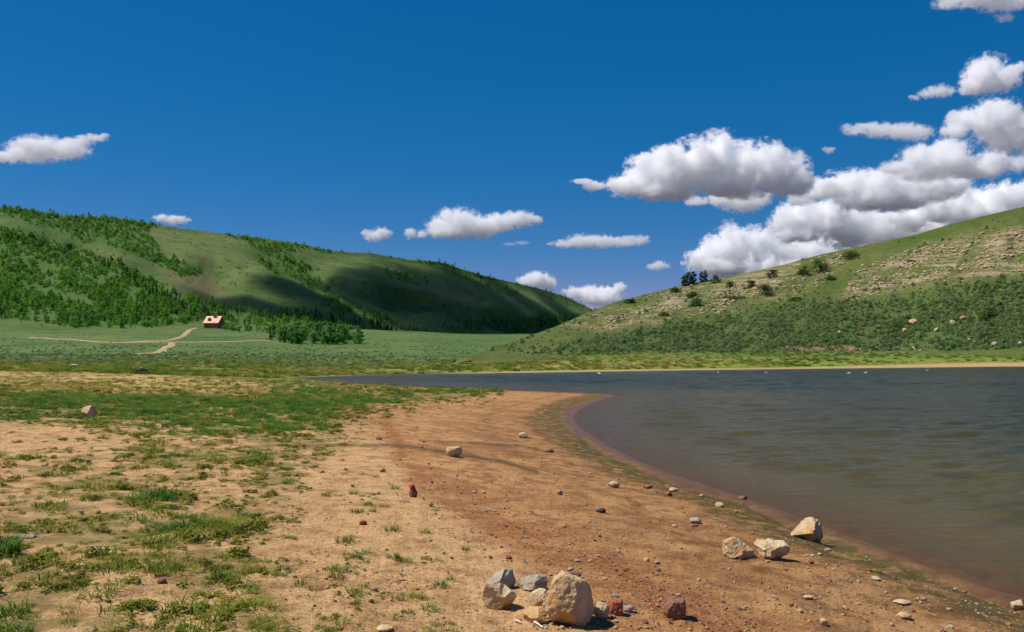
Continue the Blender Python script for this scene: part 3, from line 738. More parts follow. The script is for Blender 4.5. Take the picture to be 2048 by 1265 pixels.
    ok = (row > 742) & (row < 796) & (rng.random(n) < .15 + .85 * sstep(.42, .58, fnoise(x * .35, d * .2, 3))) & (lake_sd(x, d) > .6); x, d = x[ok], d[ok]; m = len(x)
    add(x, d, rng.uniform(.9, 1.8, m) * (d / 50), np.where(rng.random(m) < .6, rng.integers(8, 10, m), rng.integers(0, 3, m)))
    # scattered small tufts over the sand toward the gravel track
    n = 2600; d = 1 / rng.uniform(1 / 30, 1 / 3.8, n); px = rng.uniform(480, 960, n); x = (px - CX) / F * d
    ok = (rng.random(n) < sstep(960, 560, px) * .55 * sstep(.45, .6, fnoise(x * 1.2 + 3, d * 1.2, 3))); x, d = x[ok], d[ok]; m = len(x)
    add(x, d, rng.uniform(.35, .8, m), rng.integers(0, 8, m))
    # water margin weeds
    n = 1000; t = rng.integers(0, len(LAKE), n); f = rng.random(n)[:, None]; q = LAKE[t] * (1 - f) + LAKE[(t + 1) % len(LAKE)] * f
    ok = (q[:, 1] > 6) & (q[:, 1] < 56) & (q[:, 0] < 8); q = q[ok]; q = q + np.stack([-rng.uniform(.75, 1.9, len(q)), rng.normal(0, .2, len(q))], 1)
    ok = (lake_sd(q[:, 0], q[:, 1]) > .5) & (fnoise(q[:, 0] * 1.2, q[:, 1] * 1.2, 3) > .5); q = q[ok]; m = len(q)
    add(q[:, 0], q[:, 1], rng.uniform(.3, .75, m), np.where(rng.random(m) < .5, rng.integers(5, 8, m), rng.integers(0, 3, m)))
    P = np.concatenate(PT); S = np.concatenate(SC); A = np.concatenate(VA)
    scatter('grass', P, np.stack([S, S, S * rng.uniform(.35, .8, len(S))], 1), zrot(len(S), .1), A, c)
    # isolated tufts standing clear of the turf
    tm = [tuft_mesh('grass_tuft', 90, .10, .12, .004, 260 + i, .8) for i in range(3)]
    for t in tm: t.materials.append(M_GRASS)
    for px, row, w in ((785, 1062, 44), (848, 1066, 36), (806, 1124, 48), (690, 1084, 52), (930, 1101, 32), (715, 1025, 38), (735, 1010, 24), (745, 1024, 26), (672, 1152, 46), (815, 1227, 34), (600, 1170, 40), (582, 1078, 30), (850, 1118, 26), (796, 1198, 40), (873, 1252, 36), (710, 1208, 30), (532, 1082, 26)):
        P = ground_at(px, row); o = mesh_obj('grass_tuft', random.choice(tm)); k = w / F * P.y / .3
        o.location = P; o.scale = (k, k * .8, k * .8); o.rotation_euler = (0, 0, random.uniform(0, 6))
        tag(o, 'small isolated green grass tuft on the bare sand beside the gravel track', 'grass tuft', 'isolated grass tufts on the sand')
    P = ground_at(320, 1000); o = mesh_obj('grass_tuft', tuft_mesh('grass_tuft', 260, .16, .2, .005, 280, .6), M_LUSH); k = 80 / F * P.y / .5; o.location = P; o.scale = (k, k, k); tag(o, 'dense deep green grass clump amid olive turf, widest of the clumps', 'grass tuft')
    P = ground_at(14, 1112); o = mesh_obj('grass_tuft', tuft_mesh('grass_tuft', 160, .3, .1, .006, 281, .4), M_LUSH); k = 1.0; o.location = P; o.scale = (.9, .9, .62); tag(o, 'tall upright green grass clump by a small bare sand patch', 'grass tuft')
shore_grass(); meadow_grass()

# ------------------------------------------------------------------ stones
def rock_mat(name, light, mid, dark, stain=None, fr=1.0):
    m, b = new_mat(name); p = b.objco()
    n1 = b.noise(2.2 * fr, p, 5, .6, .5); n2 = b.noise(9 * fr, p, 5, .7); n3 = b.noise(40 * fr, p, 3, .7)
    c = b.mix(b.rng(n1, .35, .65), mid, light); c = b.mix(b.rng(n2, .52, .75, 0, .75), c, dark)
    if stain: c = b.mix(b.rng(b.noise(3.1 * fr, b.mapv(p, (1, 1, 1), (1, 2, .5)), 4), .56, .68, 0, .8), c, stain)
    c = b.mix(b.rng(n3, .6, .8, 0, .5), c, dark)
    h = b.math('ADD', n2, b.math('MULTIPLY', n3, .4))
    b.out(b.bsdf(c, .85, b.bump(h, .55, .04), .25)); return m
RM = {'tan': rock_mat('tan_stone', (.66, .49, .28), (.48, .31, .155), (.22, .13, .065), (.56, .27, .08)),
      'pale': rock_mat('pale_stone', (.68, .53, .33), (.50, .36, .195), (.24, .155, .08), (.48, .29, .12)),
      'grey': rock_mat('grey_stone', (.46, .39, .30), (.33, .27, .20), (.15, .12, .09), (.36, .26, .18)),
      'red': rock_mat('red_stone', (.42, .14, .07), (.30, .085, .04), (.14, .04, .025)),
      'brown': rock_mat('brown_stone', (.30, .15, .09), (.21, .095, .06), (.09, .04, .03)),
      'orange': rock_mat('ochre_stone', (.62, .40, .18), (.50, .30, .12), (.26, .15, .07)),
      'dark': rock_mat('charred_wood', (.09, .075, .06), (.035, .03, .026), (.012, .011, .01)),
      'scarlet': rock_mat('scarlet_stone', (.62, .07, .03), (.50, .05, .025), (.22, .03, .02)),
      'lime': rock_mat('limestone', (.52, .43, .30), (.38, .30, .19), (.18, .14, .09), (.36, .25, .15), .8)}

def rock_mesh(name, seed, size, sub=4, planes=9, cuts=(), rough=.075, dlo=.55, dhi=.88, outline=None):
    r = np.random.default_rng(seed); bm = bmesh.new(); bmesh.ops.create_icosphere(bm, subdivisions=sub, radius=1)
    me = bpy.data.meshes.new(name); bm.to_mesh(me); bm.free()
    V = np.empty(len(me.vertices) * 3, np.float32); me.vertices.foreach_get('co', V); V = V.reshape(-1, 3).astype(float)
    pl = []
    for _ in range(planes):
        n = r.normal(size=3); n /= np.linalg.norm(n); pl.append((n, r.uniform(dlo, dhi)))
    for n, d in cuts:
        n = np.array(n, float); pl.append((n / np.linalg.norm(n), d))
    for n, d in pl:
        e = V @ n - d; V -= np.outer(np.where(e > 0, e * .92, 0), n)
    if outline is not None:                    # measured profile of the stone: radius by angle in the x-z plane
        q = np.array(outline, float); c = (q.min(0) + q.max(0)) / 2; q = q - c; q[:, 1] *= -1
        den = []
        for i in range(len(q)):
            a, bb = q[i], q[(i + 1) % len(q)]
            for t in np.linspace(0, 1, 12, endpoint=False): den.append(a * (1 - t) + bb * t)
        den = np.array(den); an = np.arctan2(den[:, 1], den[:, 0]); ra = np.hypot(den[:, 0], den[:, 1]); o_ = np.argsort(an); an, ra = an[o_], ra[o_]
        an = np.concatenate([an - 2 * np.pi, an, an + 2 * np.pi]); ra = np.concatenate([ra] * 3) / ra.max()
        bin_ = np.linspace(-np.pi, np.pi, 73); th = np.arctan2(V[:, 2], V[:, 0]); rr = np.hypot(V[:, 0], V[:, 2])
        mx = np.array([max(rr[np.abs((th - t + np.pi) % (2 * np.pi) - np.pi) < .12].max(), .2) for t in bin_])
        f = np.interp(th, an, ra) / np.interp(th, bin_, mx); w_ = np.clip(rr * 3, 0, 1); f = f * w_ + np.mean(ra) * (1 - w_)
        V[:, 0] *= f; V[:, 2] *= f
    off = r.uniform(-50, 50, 3)
    for i in range(len(V)):
        v = Vector(V[i] * 1.6 + off); a = noise.fractal(v, 1.0, 2.0, 4) * rough + (noise.fractal(v * 4, .8, 2.0, 5) * rough * .5 if sub > 3 else 0)
        V[i] *= 1 + a
    lo, hi = V.min(0), V.max(0); V = (V - (lo + hi) / 2) / (hi - lo) * np.array(size)
    V[:, 2] += size[2] / 2
    me.vertices.foreach_set('co', V.astype(np.float32).ravel()); me.polygons.foreach_set('use_smooth', np.full(len(me.polygons), sub > 3)); me.update()
    return me

def put_rock(name, px, row, wpx, hpx, mat, label, seed, cat='stone', group=None, deep=.85, rz=0, sink=.17, **kw):
    if 'outline' in kw: sink = .13
    """px,row: middle of the visible foot of the stone"""
    P = ground_at(px, row); k = P.y / F; w, h = wpx * k, hpx * k; dp = w * deep
    me = rock_mesh(name, seed, (w, dp, h * (1 + sink)), **kw); me.materials.append(RM[mat])
    o = link(bpy.data.objects.new(name, me)); y = P.y + dp * .36
    x = P.x * y / P.y; o.location = (x, y, float(ground_z(np.array([x]), np.array([y]))[0]) - h * sink); o.rotation_euler = (0, 0, rz)
    o.location.z = .55 * P.z + .45 * (o.location.z + h * sink) - h * sink * 1.25
    return tag(o, label, cat, group)

def stones():
    G = 'stones of the old fire ring'
    put_rock('boulder', 1136, 1253, 108, 106, 'tan', 'largest pale boulder of the fire ring, peaked, with orange stain near its top', 301, 'boulder', G, .9, sub=6, planes=4, rough=.08,
             cuts=[((.80, -.62, .0), .55), ((-.5, -.85, .2), .70), ((-.15, -.6, -.8), .80)], outline=[(1125, 1144), (1150, 1155), (1172, 1166), (1184, 1182), (1188, 1205), (1188, 1232), (1178, 1246), (1155, 1257), (1130, 1258), (1112, 1248), (1094, 1236), (1083, 1215), (1085, 1195), (1093, 1174), (1107, 1157)])
    put_rock('stone', 998, 1219, 72, 50, 'pale', 'pale rounded cream stone below the gray stone in the fire ring', 302, group=G, sub=5, cuts=[((.2, -.5, .8), .62), ((.75, -.5, -.4), .6)], outline=[(968,1185),(975,1175),(1000,1172),(1028,1190),(1031,1200),(1022,1212),(1005,1220),(990,1218),(975,1212),(968,1200)])
    put_rock('stone', 1001, 1178, 62, 38, 'grey', 'gray angular stone behind the pale cream one in the fire ring', 303, group=G, sub=5, cuts=[((-.5, -.4, .75), .5), ((.8, -.5, .1), .6)], outline=[(970,1168),(985,1155),(1010,1143),(1027,1145),(1033,1168),(1028,1178),(1000,1178),(972,1172)])
    put_rock('stone', 1066, 1183, 60, 32, 'grey', 'flat gray brown stone between the gray stone and the peaked boulder', 304, group=G, sub=5)
    put_rock('stone', 1081, 1219, 46, 40, 'pale', 'small pinkish white stone tucked against the peaked boulder', 305, group=G, sub=5)
    put_rock('stone', 1075, 1247, 62, 28, 'orange', 'low ochre yellow slab at the foot of the peaked boulder', 306, group=G, sub=5, deep=.8)
    put_rock('stone', 1203, 1236, 34, 32, 'pale', 'greenish white wedge stone between the peaked boulder and the red block', 307, group=G, sub=5)
    put_rock('stone', 1231, 1231, 34, 30, 'red', 'brick red block stone at the end of the fire ring', 308, group=G, sub=5, planes=8, rough=.14, cuts=[((0, -1, .3), .6), ((1, -.2, .1), .55), ((-1, -.2, .2), .55), ((.1, 0, 1), .5)])
    put_rock('stone', 1258, 1226, 24, 15, 'grey', 'small dark gray stone beside the brick red block', 309, group=G, sub=4)
    put_rock('stone', 1150, 1158, 26, 14, 'brown', 'small dark brown stone behind the peak of the largest boulder', 310, group=G, sub=4)
    put_rock('stone', 1350, 1240, 46, 42, 'brown', 'reddish brown cube shaped stone standing alone near the fire ring', 311, sub=5, planes=7, rough=.13, cuts=[((.1, -1, .15), .62), ((1, -.2, .1), .68), ((-1, -.15, .2), .66), ((.1, .1, 1), .62)], deep=.8)
    put_rock('boulder', 1478, 1118, 64, 42, 'tan', 'olive tan boulder with dark cracks beside the white topped boulder', 312, 'boulder', sub=6, cuts=[((.8, -.5, .1), .55), ((-.2, -.85, .4), .66)], outline=[(1444,1085),(1460,1077),(1480,1080),(1492,1092),(1508,1103),(1508,1116),(1495,1122),(1470,1118),(1448,1115)])
    put_rock('boulder', 1546, 1119, 70, 34, 'pale', 'white topped oblong boulder beside the olive tan one', 313, 'boulder', sub=6, cuts=[((.45, -.8, -.25), .52), ((0, -.3, 1), .55)], outline=[(1510,1096),(1518,1087),(1545,1086),(1575,1089),(1582,1100),(1578,1112),(1565,1121),(1540,1121),(1520,1114)])
    put_rock('boulder', 1616, 1082, 66, 44, 'tan', 'cream boulder with a sloping back, closest to the waterline', 314, 'boulder', sub=6, cuts=[((-.55, -.5, .65), .55), ((.85, -.45, .1), .6)], outline=[(1580,1072),(1595,1058),(1612,1041),(1630,1042),(1645,1050),(1647,1072),(1640,1084),(1622,1082),(1600,1076)])
    put_rock('stone', 908, 915, 34, 21, 'pale', 'oblong whitish stone at the end of the tyre track on the beach', 315, sub=5, cuts=[((0, 0, 1), .6)])
    put_rock('stone', 1046, 877, 20, 12, 'pale', 'small white stone on the beach farthest toward the spit', 316)
    put_rock('stone', 1098, 905, 20, 8, 'brown', 'flat reddish brown stone between the small white stone and the water', 317)
    put_rock('stone', 1228, 976, 24, 13, 'pale', 'white stone with a dark face near the wet sand', 318)
    put_rock('stone', 1120, 991, 13, 10, 'grey', 'round bluish gray stone at the middle of the beach', 319)
    put_rock('stone', 1348, 984, 20, 8, 'pale', 'flat pale stone lying on the algae line', 320)
    put_rock('stone', 1337, 992, 14, 8, 'red', 'little red stone touching the flat pale stone on the algae line', 321)
    put_rock('stone', 1202, 1026, 20, 9, 'dark', 'flat blackish stone on the open gravel', 322)
    put_rock('stone', 1391, 1048, 24, 12, 'grey', 'gray stone with a dark underside on the damp sand', 323)
    put_rock('stone', 1486, 999, 20, 7, 'brown', 'brown stone lying at the very edge of the water', 324)
    put_rock('stone', 1440, 1015, 18, 9, 'pale', 'pale stone on the sand strip behind the damp edge', 325)
    put_rock('stone', 2036, 1222, 28, 20, 'pale', 'pale stone with dark base at the photo edge by the waterline', 326)
    put_rock('stone', 1296, 978, 20, 6, 'red', 'flat rust red stone on the damp beach', 327)
    put_rock('boulder', 176, 835, 30, 24, 'tan', 'white and orange boulder sitting in the deep green grass', 328, 'boulder', sub=5, cuts=[((.9, -.3, .2), .55), ((-.4, -.7, .6), .65)])
    put_rock('boulder', 150, 736, 22, 8, 'lime', 'gray white boulder beyond the sandy bank at the meadow edge', 329, 'boulder', sub=4)
    put_rock('stone', 415, 840, 13, 8, 'scarlet', 'bright red stone lying in the green grass', 330, sub=3)
    put_rock('stone', 726, 1050, 18, 9, 'red', 'pinkish red stone on the sand among small tufts', 331, sub=3)
    put_rock('stone', 324, 1168, 20, 12, 'brown', 'dark brown stone on a bare patch in the turf', 332)
    put_rock('stone', 470, 900, 16, 7, 'pale', 'small white stone with dark side in the patchy grass', 333, sub=3)
    put_rock('stone', 770, 1264, 34, 10, 'pale', 'bright white stone cut by the bottom of the photo', 334)
    put_rock('stone', 245, 978, 16, 8, 'brown', 'dark red brown stone beside a pale sand patch in the turf', 335, sub=3)
    put_rock('stone', 160, 1138, 30, 8, 'grey', 'low gray stone half hidden under weeds', 336)
    put_rock('stone', 50, 1078, 40, 7, 'lime', 'thin pale gray slab lying in the turf', 337)
    put_rock('stone', 765, 945, 11, 8, 'brown', 'little brown stone alone on pale sand', 338, sub=3)
    put_rock('stone', 758, 880, 12, 6, 'brown', 'dark stone near the bend of the tyre track', 339, sub=3)
    put_rock('stone', 1805, 1211, 36, 8, 'pale', 'long white sliver of stone on the damp sand', 340)
    put_rock('stone', 1808, 1240, 28, 14, 'tan', 'tan and brown stone below the long white sliver', 341)
    put_rock('stone', 1648, 1252, 16, 14, 'pale', 'little upright white stone on the sand', 342)
    put_rock('stone', 1617, 1200, 22, 9, 'pale', 'flat whitish stone on the open damp sand', 343)
    put_rock('stone', 1752, 1162, 18, 7, 'pale', 'oval white stone midway between the cream boulder and the white sliver', 344)
    # brown stone standing upright with a red cap stone balanced on it
    a = put_rock('stone', 826, 995, 19, 23, 'brown', 'upright brown stone standing on the sand under a red cap', 350, sub=5, planes=8, rough=.12, deep=.8)
    me = rock_mesh('stone', 351, (.10, .09, .07), 4); me.materials.append(RM['scarlet']); o = link(bpy.data.objects.new('stone', me))
    k = a.location.y / F; me.transform(Matrix.Diagonal((14 * k / .10, 14 * k / .09, 10 * k / .07, 1)))
    o.location = a.location + Vector((-3 * k, 0, 21 * k)); tag(o, 'scarlet stone balanced on top of the upright brown stone', 'stone')
    # many little stones on the beach
    protos = []
    for i, mt in enumerate(['pale', 'pale', 'tan', 'grey', 'brown', 'red', 'tan', 'orange']):
        q = rock_mesh('small_stone', 400 + i, (1, .8, .55), 3, 7); q.materials.append(RM[mt]); protos.append(q)
    k = 0
    while k < 150:
        px, row = random.uniform(760, 2040), random.uniform(850, 1262)
        P = ground_at(px, row)
        s = float(lake_sd(np.array([P.x]), np.array([P.y]))[0])
        if s < 1.0 or s > 5.6: continue
        w = random.choice([3, 4, 4, 5, 5, 6, 7, 8, 10]) * P.y / F * (1.0 if row < 1050 else 1.5)
        w = min(w, .075)
        o = link(bpy.data.objects.new('small_stone', protos[random.randrange(8)])); o.location = P - Vector((0, 0, w * .12)); o.scale = (w, w, w); o.rotation_euler = (0, 0, random.uniform(0, 6.28))
        tag(o, 'small loose stone scattered on the sandy beach', 'stone', 'small loose stones on the beach'); k += 1
    # gravel
    c = lib('pebbles')
    for i, mt in enumerate(['tan', 'tan', 'brown', 'orange', 'grey']):
        q = rock_mesh('pebble', 420 + i, (1, .85, .6), 2, 5); mesh_obj(f'pebble{i}', q, RM[mt], None, c)
    n = 60000; d = 1 / rng.uniform(1 / 34, 1 / 3.6, n); px = rng.uniform(560, 2080, n); x = (px - CX) / F * d; s = lake_sd(x, d); z = ground_z(x, d, s); row = HOR - F * (z - HC) / d
    gr = np.exp(-(seg_dist(px, row, [(770, 838), (800, 900), (870, 980), (1000, 1050), (1150, 1110), (1290, 1180), (1500, 1290)]) / (18 + np.clip(row - 830, 0, 500) * .12)) ** 2)
    ok = (s > .5) & (rng.random(n) < .10 + .55 * gr + .25 * sstep(.5, .65, fnoise(x * .9, d * .9, 3))); m = ok.sum()
    scatter('gravel', np.stack([x, d, z - .002], 1)[ok], (rng.lognormal(math.log(.011), .45, m)) * (1 + d[ok] * .02), zrot(m, .2), np.where(rng.random(m) < .35 * gr[ok] + .1, 2, rng.integers(0, 5, m)), c)
stones()

def hill_rocks():
    # boulders that stand out on the brush slope
    B = [(1826, 648, 20, 12, 'orange', 'tan boulder in the brush, most conspicuous on the slope'), (1681, 668, 14, 8, 'orange', 'ochre boulder in brush above the eroded bank'), (1580, 681, 10, 7, 'tan', 'small cream boulder at the end of the eroded bank'),
         (1757, 658, 9, 8, 'red', 'reddish boulder amid dark brush below the tan boulder'), (1724, 668, 10, 7, 'red', 'rusty boulder low in the brush near the ochre boulder'), (1873, 664, 12, 10, 'lime', 'gray white boulder in brush low on the slope'),
         (1925, 640, 14, 10, 'orange', 'orange brown boulder near the dark bush'), (1905, 648, 12, 10, 'lime', 'pale boulder between the gray white and orange brown ones'), (1990, 692, 16, 10, 'lime', 'whitish boulder on the green strip above the far beach'),
         (1940, 683, 10, 7, 'tan', 'cream boulder on the green strip beside the whitish one'), (1810, 664, 12, 9, 'lime', 'pale boulder straight below the conspicuous tan boulder'), (2040, 690, 9, 9, 'lime', 'pale boulder at the far end of the green strip')]
    for i, (px, row, w, h, mt, lab) in enumerate(B):
        q = right_hill.point(np.array([px * 1.]), np.array([row * 1.]))[0]; k = q[1] / F
        me = rock_mesh('boulder', 500 + i, (w * k * .85, w * k * .8, h * k * 1.15), 4, 10); me.materials.append(RM[mt]); o = link(bpy.data.objects.new('boulder', me)); o.location = (q[0], q[1], q[2] - h * k * .3)
        tag(o, lab, 'boulder')
    pr = []
    for i in range(6):
        q = rock_mesh('white_stone', 520 + i, (1, 1, .8), 3, 7); q.materials.append(RM['lime']); pr.append(q)
    for i in range(26):
        px = random.uniform(1700, 1850); row = random.uniform(694, 703)
        P = ground_at(px, row); q = right_hill.point(np.array([px]), np.array([row]))[0]
        if q[1] < P.y: P = Vector(q)
        o = link(bpy.data.objects.new('white_stone', pr[i % 6])); w = random.uniform(3, 6) * P.y / F; o.location = P - Vector((0, 0, .25 * w)); o.scale = (w, w, w); o.rotation_euler = (0, 0, random.uniform(0, 6))
        tag(o, 'whitish stone on the green shore strip past the eroded bank', 'stone', 'whitish stones past the eroded bank')
    c = lib('rubble')
    for i in range(5):
        q = rock_mesh('outcrop', 540 + i, (1.5, 1, .6), 3, 9); mesh_obj(f'rub{i}', q, RM['lime' if i < 3 else 'tan'], None, c)
    px, row = sample_hill(right_hill, 60000, (1100, 2500), (400, 660), lambda a, q: rocky_f(a, q) * .8 * (.08 + .92 * sstep(.45, .6, fnoise(a * .02 + q * .005, q * .14 + a * .03, 3))))
    P = right_hill.point(px, row); m = len(px)
    scatter('rubble', P - np.array([0, 0, .15]), np.minimum(rng.lognormal(math.log(.34), .5, m), .9), np.stack([rng.normal(.1, .15, m), rng.normal(-.2, .12, m), rng.normal(0, .5, m)], 1), rng.integers(0, 5, m), c)
    # dark bushes on the rocky slope
    L = [(1460, 598, 46, 36, 'round dark green juniper in the grassy gap between rock outcrops'), (1530, 590, 44, 20, 'spreading olive bush beside the round juniper'), (1640, 542, 42, 24, 'dark juniper wrapped round the rock outcrop near the skyline'), (1610, 548, 30, 16, 'dark bush at the lower side of the skyline outcrop'),
         (1545, 556, 32, 16, 'dark bush on pale rock midway up the slope'), (1700, 514, 44, 12, 'flat dark bush along the skyline above the outcrop'), (1590, 602, 30, 8, 'flat dark bush at the grass edge below the pale rock'), (1395, 612, 36, 16, 'dark low juniper among gray rocks under the skyline trees'), (1430, 566, 26, 16, 'dark shrub on the crest beside the slim trees'),
         (1350, 585, 26, 10, 'low dark shrub on the crest before the dark trees'), (1385, 595, 30, 12, 'low olive shrub in rocks below the dark trees'), (1975, 640, 44, 26, 'large brown black bush low on the brush slope'), (1330, 632, 28, 9, 'small dark shrub at the lower edge of the gray rocks'), (1260, 606, 34, 8, 'flat green shrub on the low end of the crest'),
         (1500, 575, 26, 14, 'dark shrub in the rock gap between juniper and crest'), (1660, 560, 24, 10, 'small dark shrub on bare rock below the wrapped juniper')]
    for i, (px, row, w, h, lab) in enumerate(L):
        q = right_hill.point(np.array([px * 1.]), np.array([row * 1.]))[0]; k = q[1] / F
        e = link(bpy.data.objects.new('juniper_bush', None)); e.location = q - np.array([0, 0, .2]); tag(e, lab, 'bush')
        me = crown_mesh('foliage', h * k * 1.05, w * k * .5, 0, 700, .2, 600 + i, 'dome', 16); mesh_obj('foliage', me, M_JUN, e)
        mesh_obj('stem', trunk_mesh('stem', h * k * .8, .12, 650 + i, 3), M_DBARK, e)
hill_rocks()

# ------------------------------------------------------------------ dirt tracks on the meadow
def road(pts, width, name='dirt_road'):
    P = np.array([ground_at(*p) for p in pts]); t = np.linspace(0, 1, len(P)); tt = np.linspace(0, 1, 60)
    x = np.interp(tt, t, P[:, 0]); y = np.interp(tt, t, P[:, 1])
    for _ in range(6): x[1:-1] = (x[:-2] + 2 * x[1:-1] + x[2:]) / 4; y[1:-1] = (y[:-2] + 2 * y[1:-1] + y[2:]) / 4
    dx, dy = np.gradient(x), np.gradient(y); L = np.hypot(dx, dy); nx, ny = -dy / L, dx / L
    w = width * (.8 + .5 * fnoise(tt * 14, tt * 0 + 3, 2)); rows = []
    for s in np.linspace(-1, 1, 5):
        X, Y = x + nx * w * s, y + ny * w * s; rows.append(np.stack([X, Y, ground_z(X, Y) + .32 - .25 * abs(s)], 1))
    m = bpy.data.materials.get('dirt_road')
    if not m:
        m, b = new_mat('dirt_road'); p = b.pos(); n = b.noise(.5, p, 5, .65); n2 = b.noise(.12, p, 3)
        b.out(b.bsdf(b.mix(b.rng(n, .35, .7), (.46, .33, .18), (.30, .22, .10)), .95, b.bump(n, .4, .1)))
    return tag(mesh_obj(name, grid_mesh(name, np.array(rows)), m), kind='structure')
road([(60, 676), (110, 679), (170, 683), (220, 686), (330, 686), (420, 685), (480, 684), (538, 682)], 1.1)
road([(222, 686.5), (270, 685), (320, 683), (350, 679), (368, 672), (374, 666), (379, 660), (392, 657)], 1.3)
road([(268, 711), (300, 708), (325, 701), (338, 694), (344, 687)], 1.2)

# ------------------------------------------------------------------ the log cabin
def box(bm, x0, x1, y0, y1, z0, z1):
    v = [bm.verts.new(p) for p in ((x0, y0, z0), (x1, y0, z0), (x1, y1, z0), (x0, y1, z0), (x0, y0, z1), (x1, y0, z1), (x1, y1, z1), (x0, y1, z1))]
    for f in ((0, 3, 2, 1), (4, 5, 6, 7), (0, 1, 5, 4), (1, 2, 6, 5), (2, 3, 7, 6), (3, 0, 4, 7)): bm.faces.new([v[i] for i in f])
def bm_obj(name, bm, mat, parent):
    me = bpy.data.meshes.new(name); bmesh.ops.recalc_face_normals(bm, faces=bm.faces); bm.to_mesh(me); bm.free(); return mesh_obj(name, me, mat, parent)
def slab(bm, p, th):
    """quad p extruded down by th"""
    n = (Vector(p[1]) - Vector(p[0])).cross(Vector(p[3]) - Vector(p[0])).normalized()
    if n.z < 0: n = -n
    a = [bm.verts.new(q) for q in p]; c = [bm.verts.new(Vector(q) - n * th) for q in p]; k = len(p)
    bm.faces.new(a); bm.faces.new(c[::-1])
    for i in range(k): bm.faces.new((a[i], c[i], c[(i + 1) % k], a[(i + 1) % k]))
def cabin():
    P = ground_at(424, 657); k = P.y / F; W = 34 * k; Dp = 8.0; H = 4.3; RZ = H + 4.2
    def simple(name, col, rough=.7, n=None, metal=0):
        m, b = new_mat(name); q = b.noise(2, b.mapv(b.objco(), n or (1, 1, 8)), 4); b.out(b.bsdf(b.mix(b.rng(q, .3, .7), col, tuple(c * .65 for c in col)), rough, b.bump(q, .3, .05), .3, metal)); return m
    log = simple('cabin_logs', (.42, .17, .07)); roofm = simple('peach_roof', (.70, .27, .115), .5, (6, .3, .3)); trim = simple('cabin_trim', (.42, .18, .09)); stone = simple('chimney_stone', (.42, .30, .16), .9, (3, 3, 3)); deck = simple('deck_boards', (.52, .46, .38))
    m, b = new_mat('cabin_glass'); b.out(b.bsdf((.03, .035, .04), .08, None, .5)); glass = m
    e = link(bpy.data.objects.new('log_cabin', None)); e.location = P + Vector((0, Dp / 2, -.1)); e.rotation_euler = (0, 0, R(-14)); e.scale = (.84,) * 3; tag(e, 'log cabin with a peach colored gable roof on the meadow below the wooded slope', 'cabin')
    x0, x1, y0, y1 = -W / 2, W / 2, -Dp / 2, Dp / 2
    bm = bmesh.new()
    for i in range(12):                                   # log courses
        z = -.6 + i * .42
        for ya in (y0, y1): box(bm, x0 - .25, x1 + .25, ya - .17, ya + .17, z, z + .40)
        for xa in (x0, x1): box(bm, xa - .16, xa + .16, y0 + .172, y1 - .172, z, z + .40)
    for xa in (x0, x1):                                   # gable ends
        v = [(xa - .12, y0 + .1, H), (xa - .12, y1 - .1, H), (xa - .12, 0, RZ - .35), (xa + .12, y0 + .1, H), (xa + .12, y1 - .1, H), (xa + .12, 0, RZ - .35)]
        q = [bm.verts.new(a) for a in v]
        for f in ((0, 1, 2), (5, 4, 3), (0, 3, 4, 1), (1, 4, 5, 2), (2, 5, 3, 0)): bm.faces.new([q[i] for i in f])
    bm_obj('wall', bm, log, e)
    bm = bmesh.new(); ov = 1.1; yo = Dp / 2 + .75; sl = (RZ - H) / (Dp / 2); ze = RZ - sl * yo + .25
    slab(bm, [(x0 - ov, -yo, ze), (x1 + ov, -yo, ze), (x1 + ov, -.02, RZ + .25), (x0 - ov, -.02, RZ + .25)], .22)
    slab(bm, [(x0 - ov, .02, RZ + .25), (x1 + ov, .02, RZ + .25), (x1 + ov, yo, ze), (x0 - ov, yo, ze)], .22)
    rf = bm_obj('roof', bm, roofm, e)
    bm = bmesh.new(); box(bm, .3, 1.5, -1.5, -.4, RZ - 3, RZ + 1.2); box(bm, .15, 1.65, -1.65, -.25, RZ + 1.202, RZ + 1.45); bm_obj('chimney', bm, stone, rf)
    bm = bmesh.new(); dx = -1.9                          # dormer: front wall with a small gable, its own roof
    box(bm, dx - 1.1, dx + 1.1, -3.5, -1.2, H + .8, H + 2.3)
    q = [bm.verts.new(a) for a in ((dx - 1.1, -3.5, H + 2.3), (dx + 1.1, -3.5, H + 2.3), (dx, -3.5, H + 3.3), (dx - 1.1, -1.0, H + 2.3), (dx + 1.1, -1.0, H + 2.3), (dx, -1.0, H + 3.3))]
    for f in ((0, 1, 2), (5, 4, 3), (0, 3, 4, 1), (1, 4, 5, 2), (2, 5, 3, 0)): bm.faces.new([q[i] for i in f])
    dm = bm_obj('dormer', bm, log, rf)
    for sx in (-1, 1):                                   # windows on the front wall, door between
        f = bmesh.new(); cx = sx * W * .3; box(f, cx - .85, cx + .85, y0 - .24, y0 - .15, .9, 2.2); w = bm_obj('window', f, trim, e)
        f = bmesh.new(); box(f, cx - .7, cx + .7, y0 - .26, y0 - .242, 1.03, 2.07); bm_obj('pane', f, glass, w)
    f = bmesh.new(); box(f, -.55, .55, y0 - .26, y0 - .15, 0, 2.2); d = bm_obj('door', f, trim, e)
    f = bmesh.new(); box(f, .32, .42, y0 - .33, y0 - .262, 1.0, 1.12); bm_obj('handle', f, glass, d)
    f = bmesh.new(); box(f, x1 + .162, x1 + .24, -1.2, 1.2, .9, 2.3); w = bm_obj('window', f, trim, e); f = bmesh.new(); box(f, x1 + .242, x1 + .26, -1.05, 1.05, 1.03, 2.17); bm_obj('pane', f, glass, w)
    f = bmesh.new(); box(f, x0 - 1.6, x1 + .4, y0 - 2.6, y0 - .18, -.8, .1); bm_obj('porch', f, deck, e)
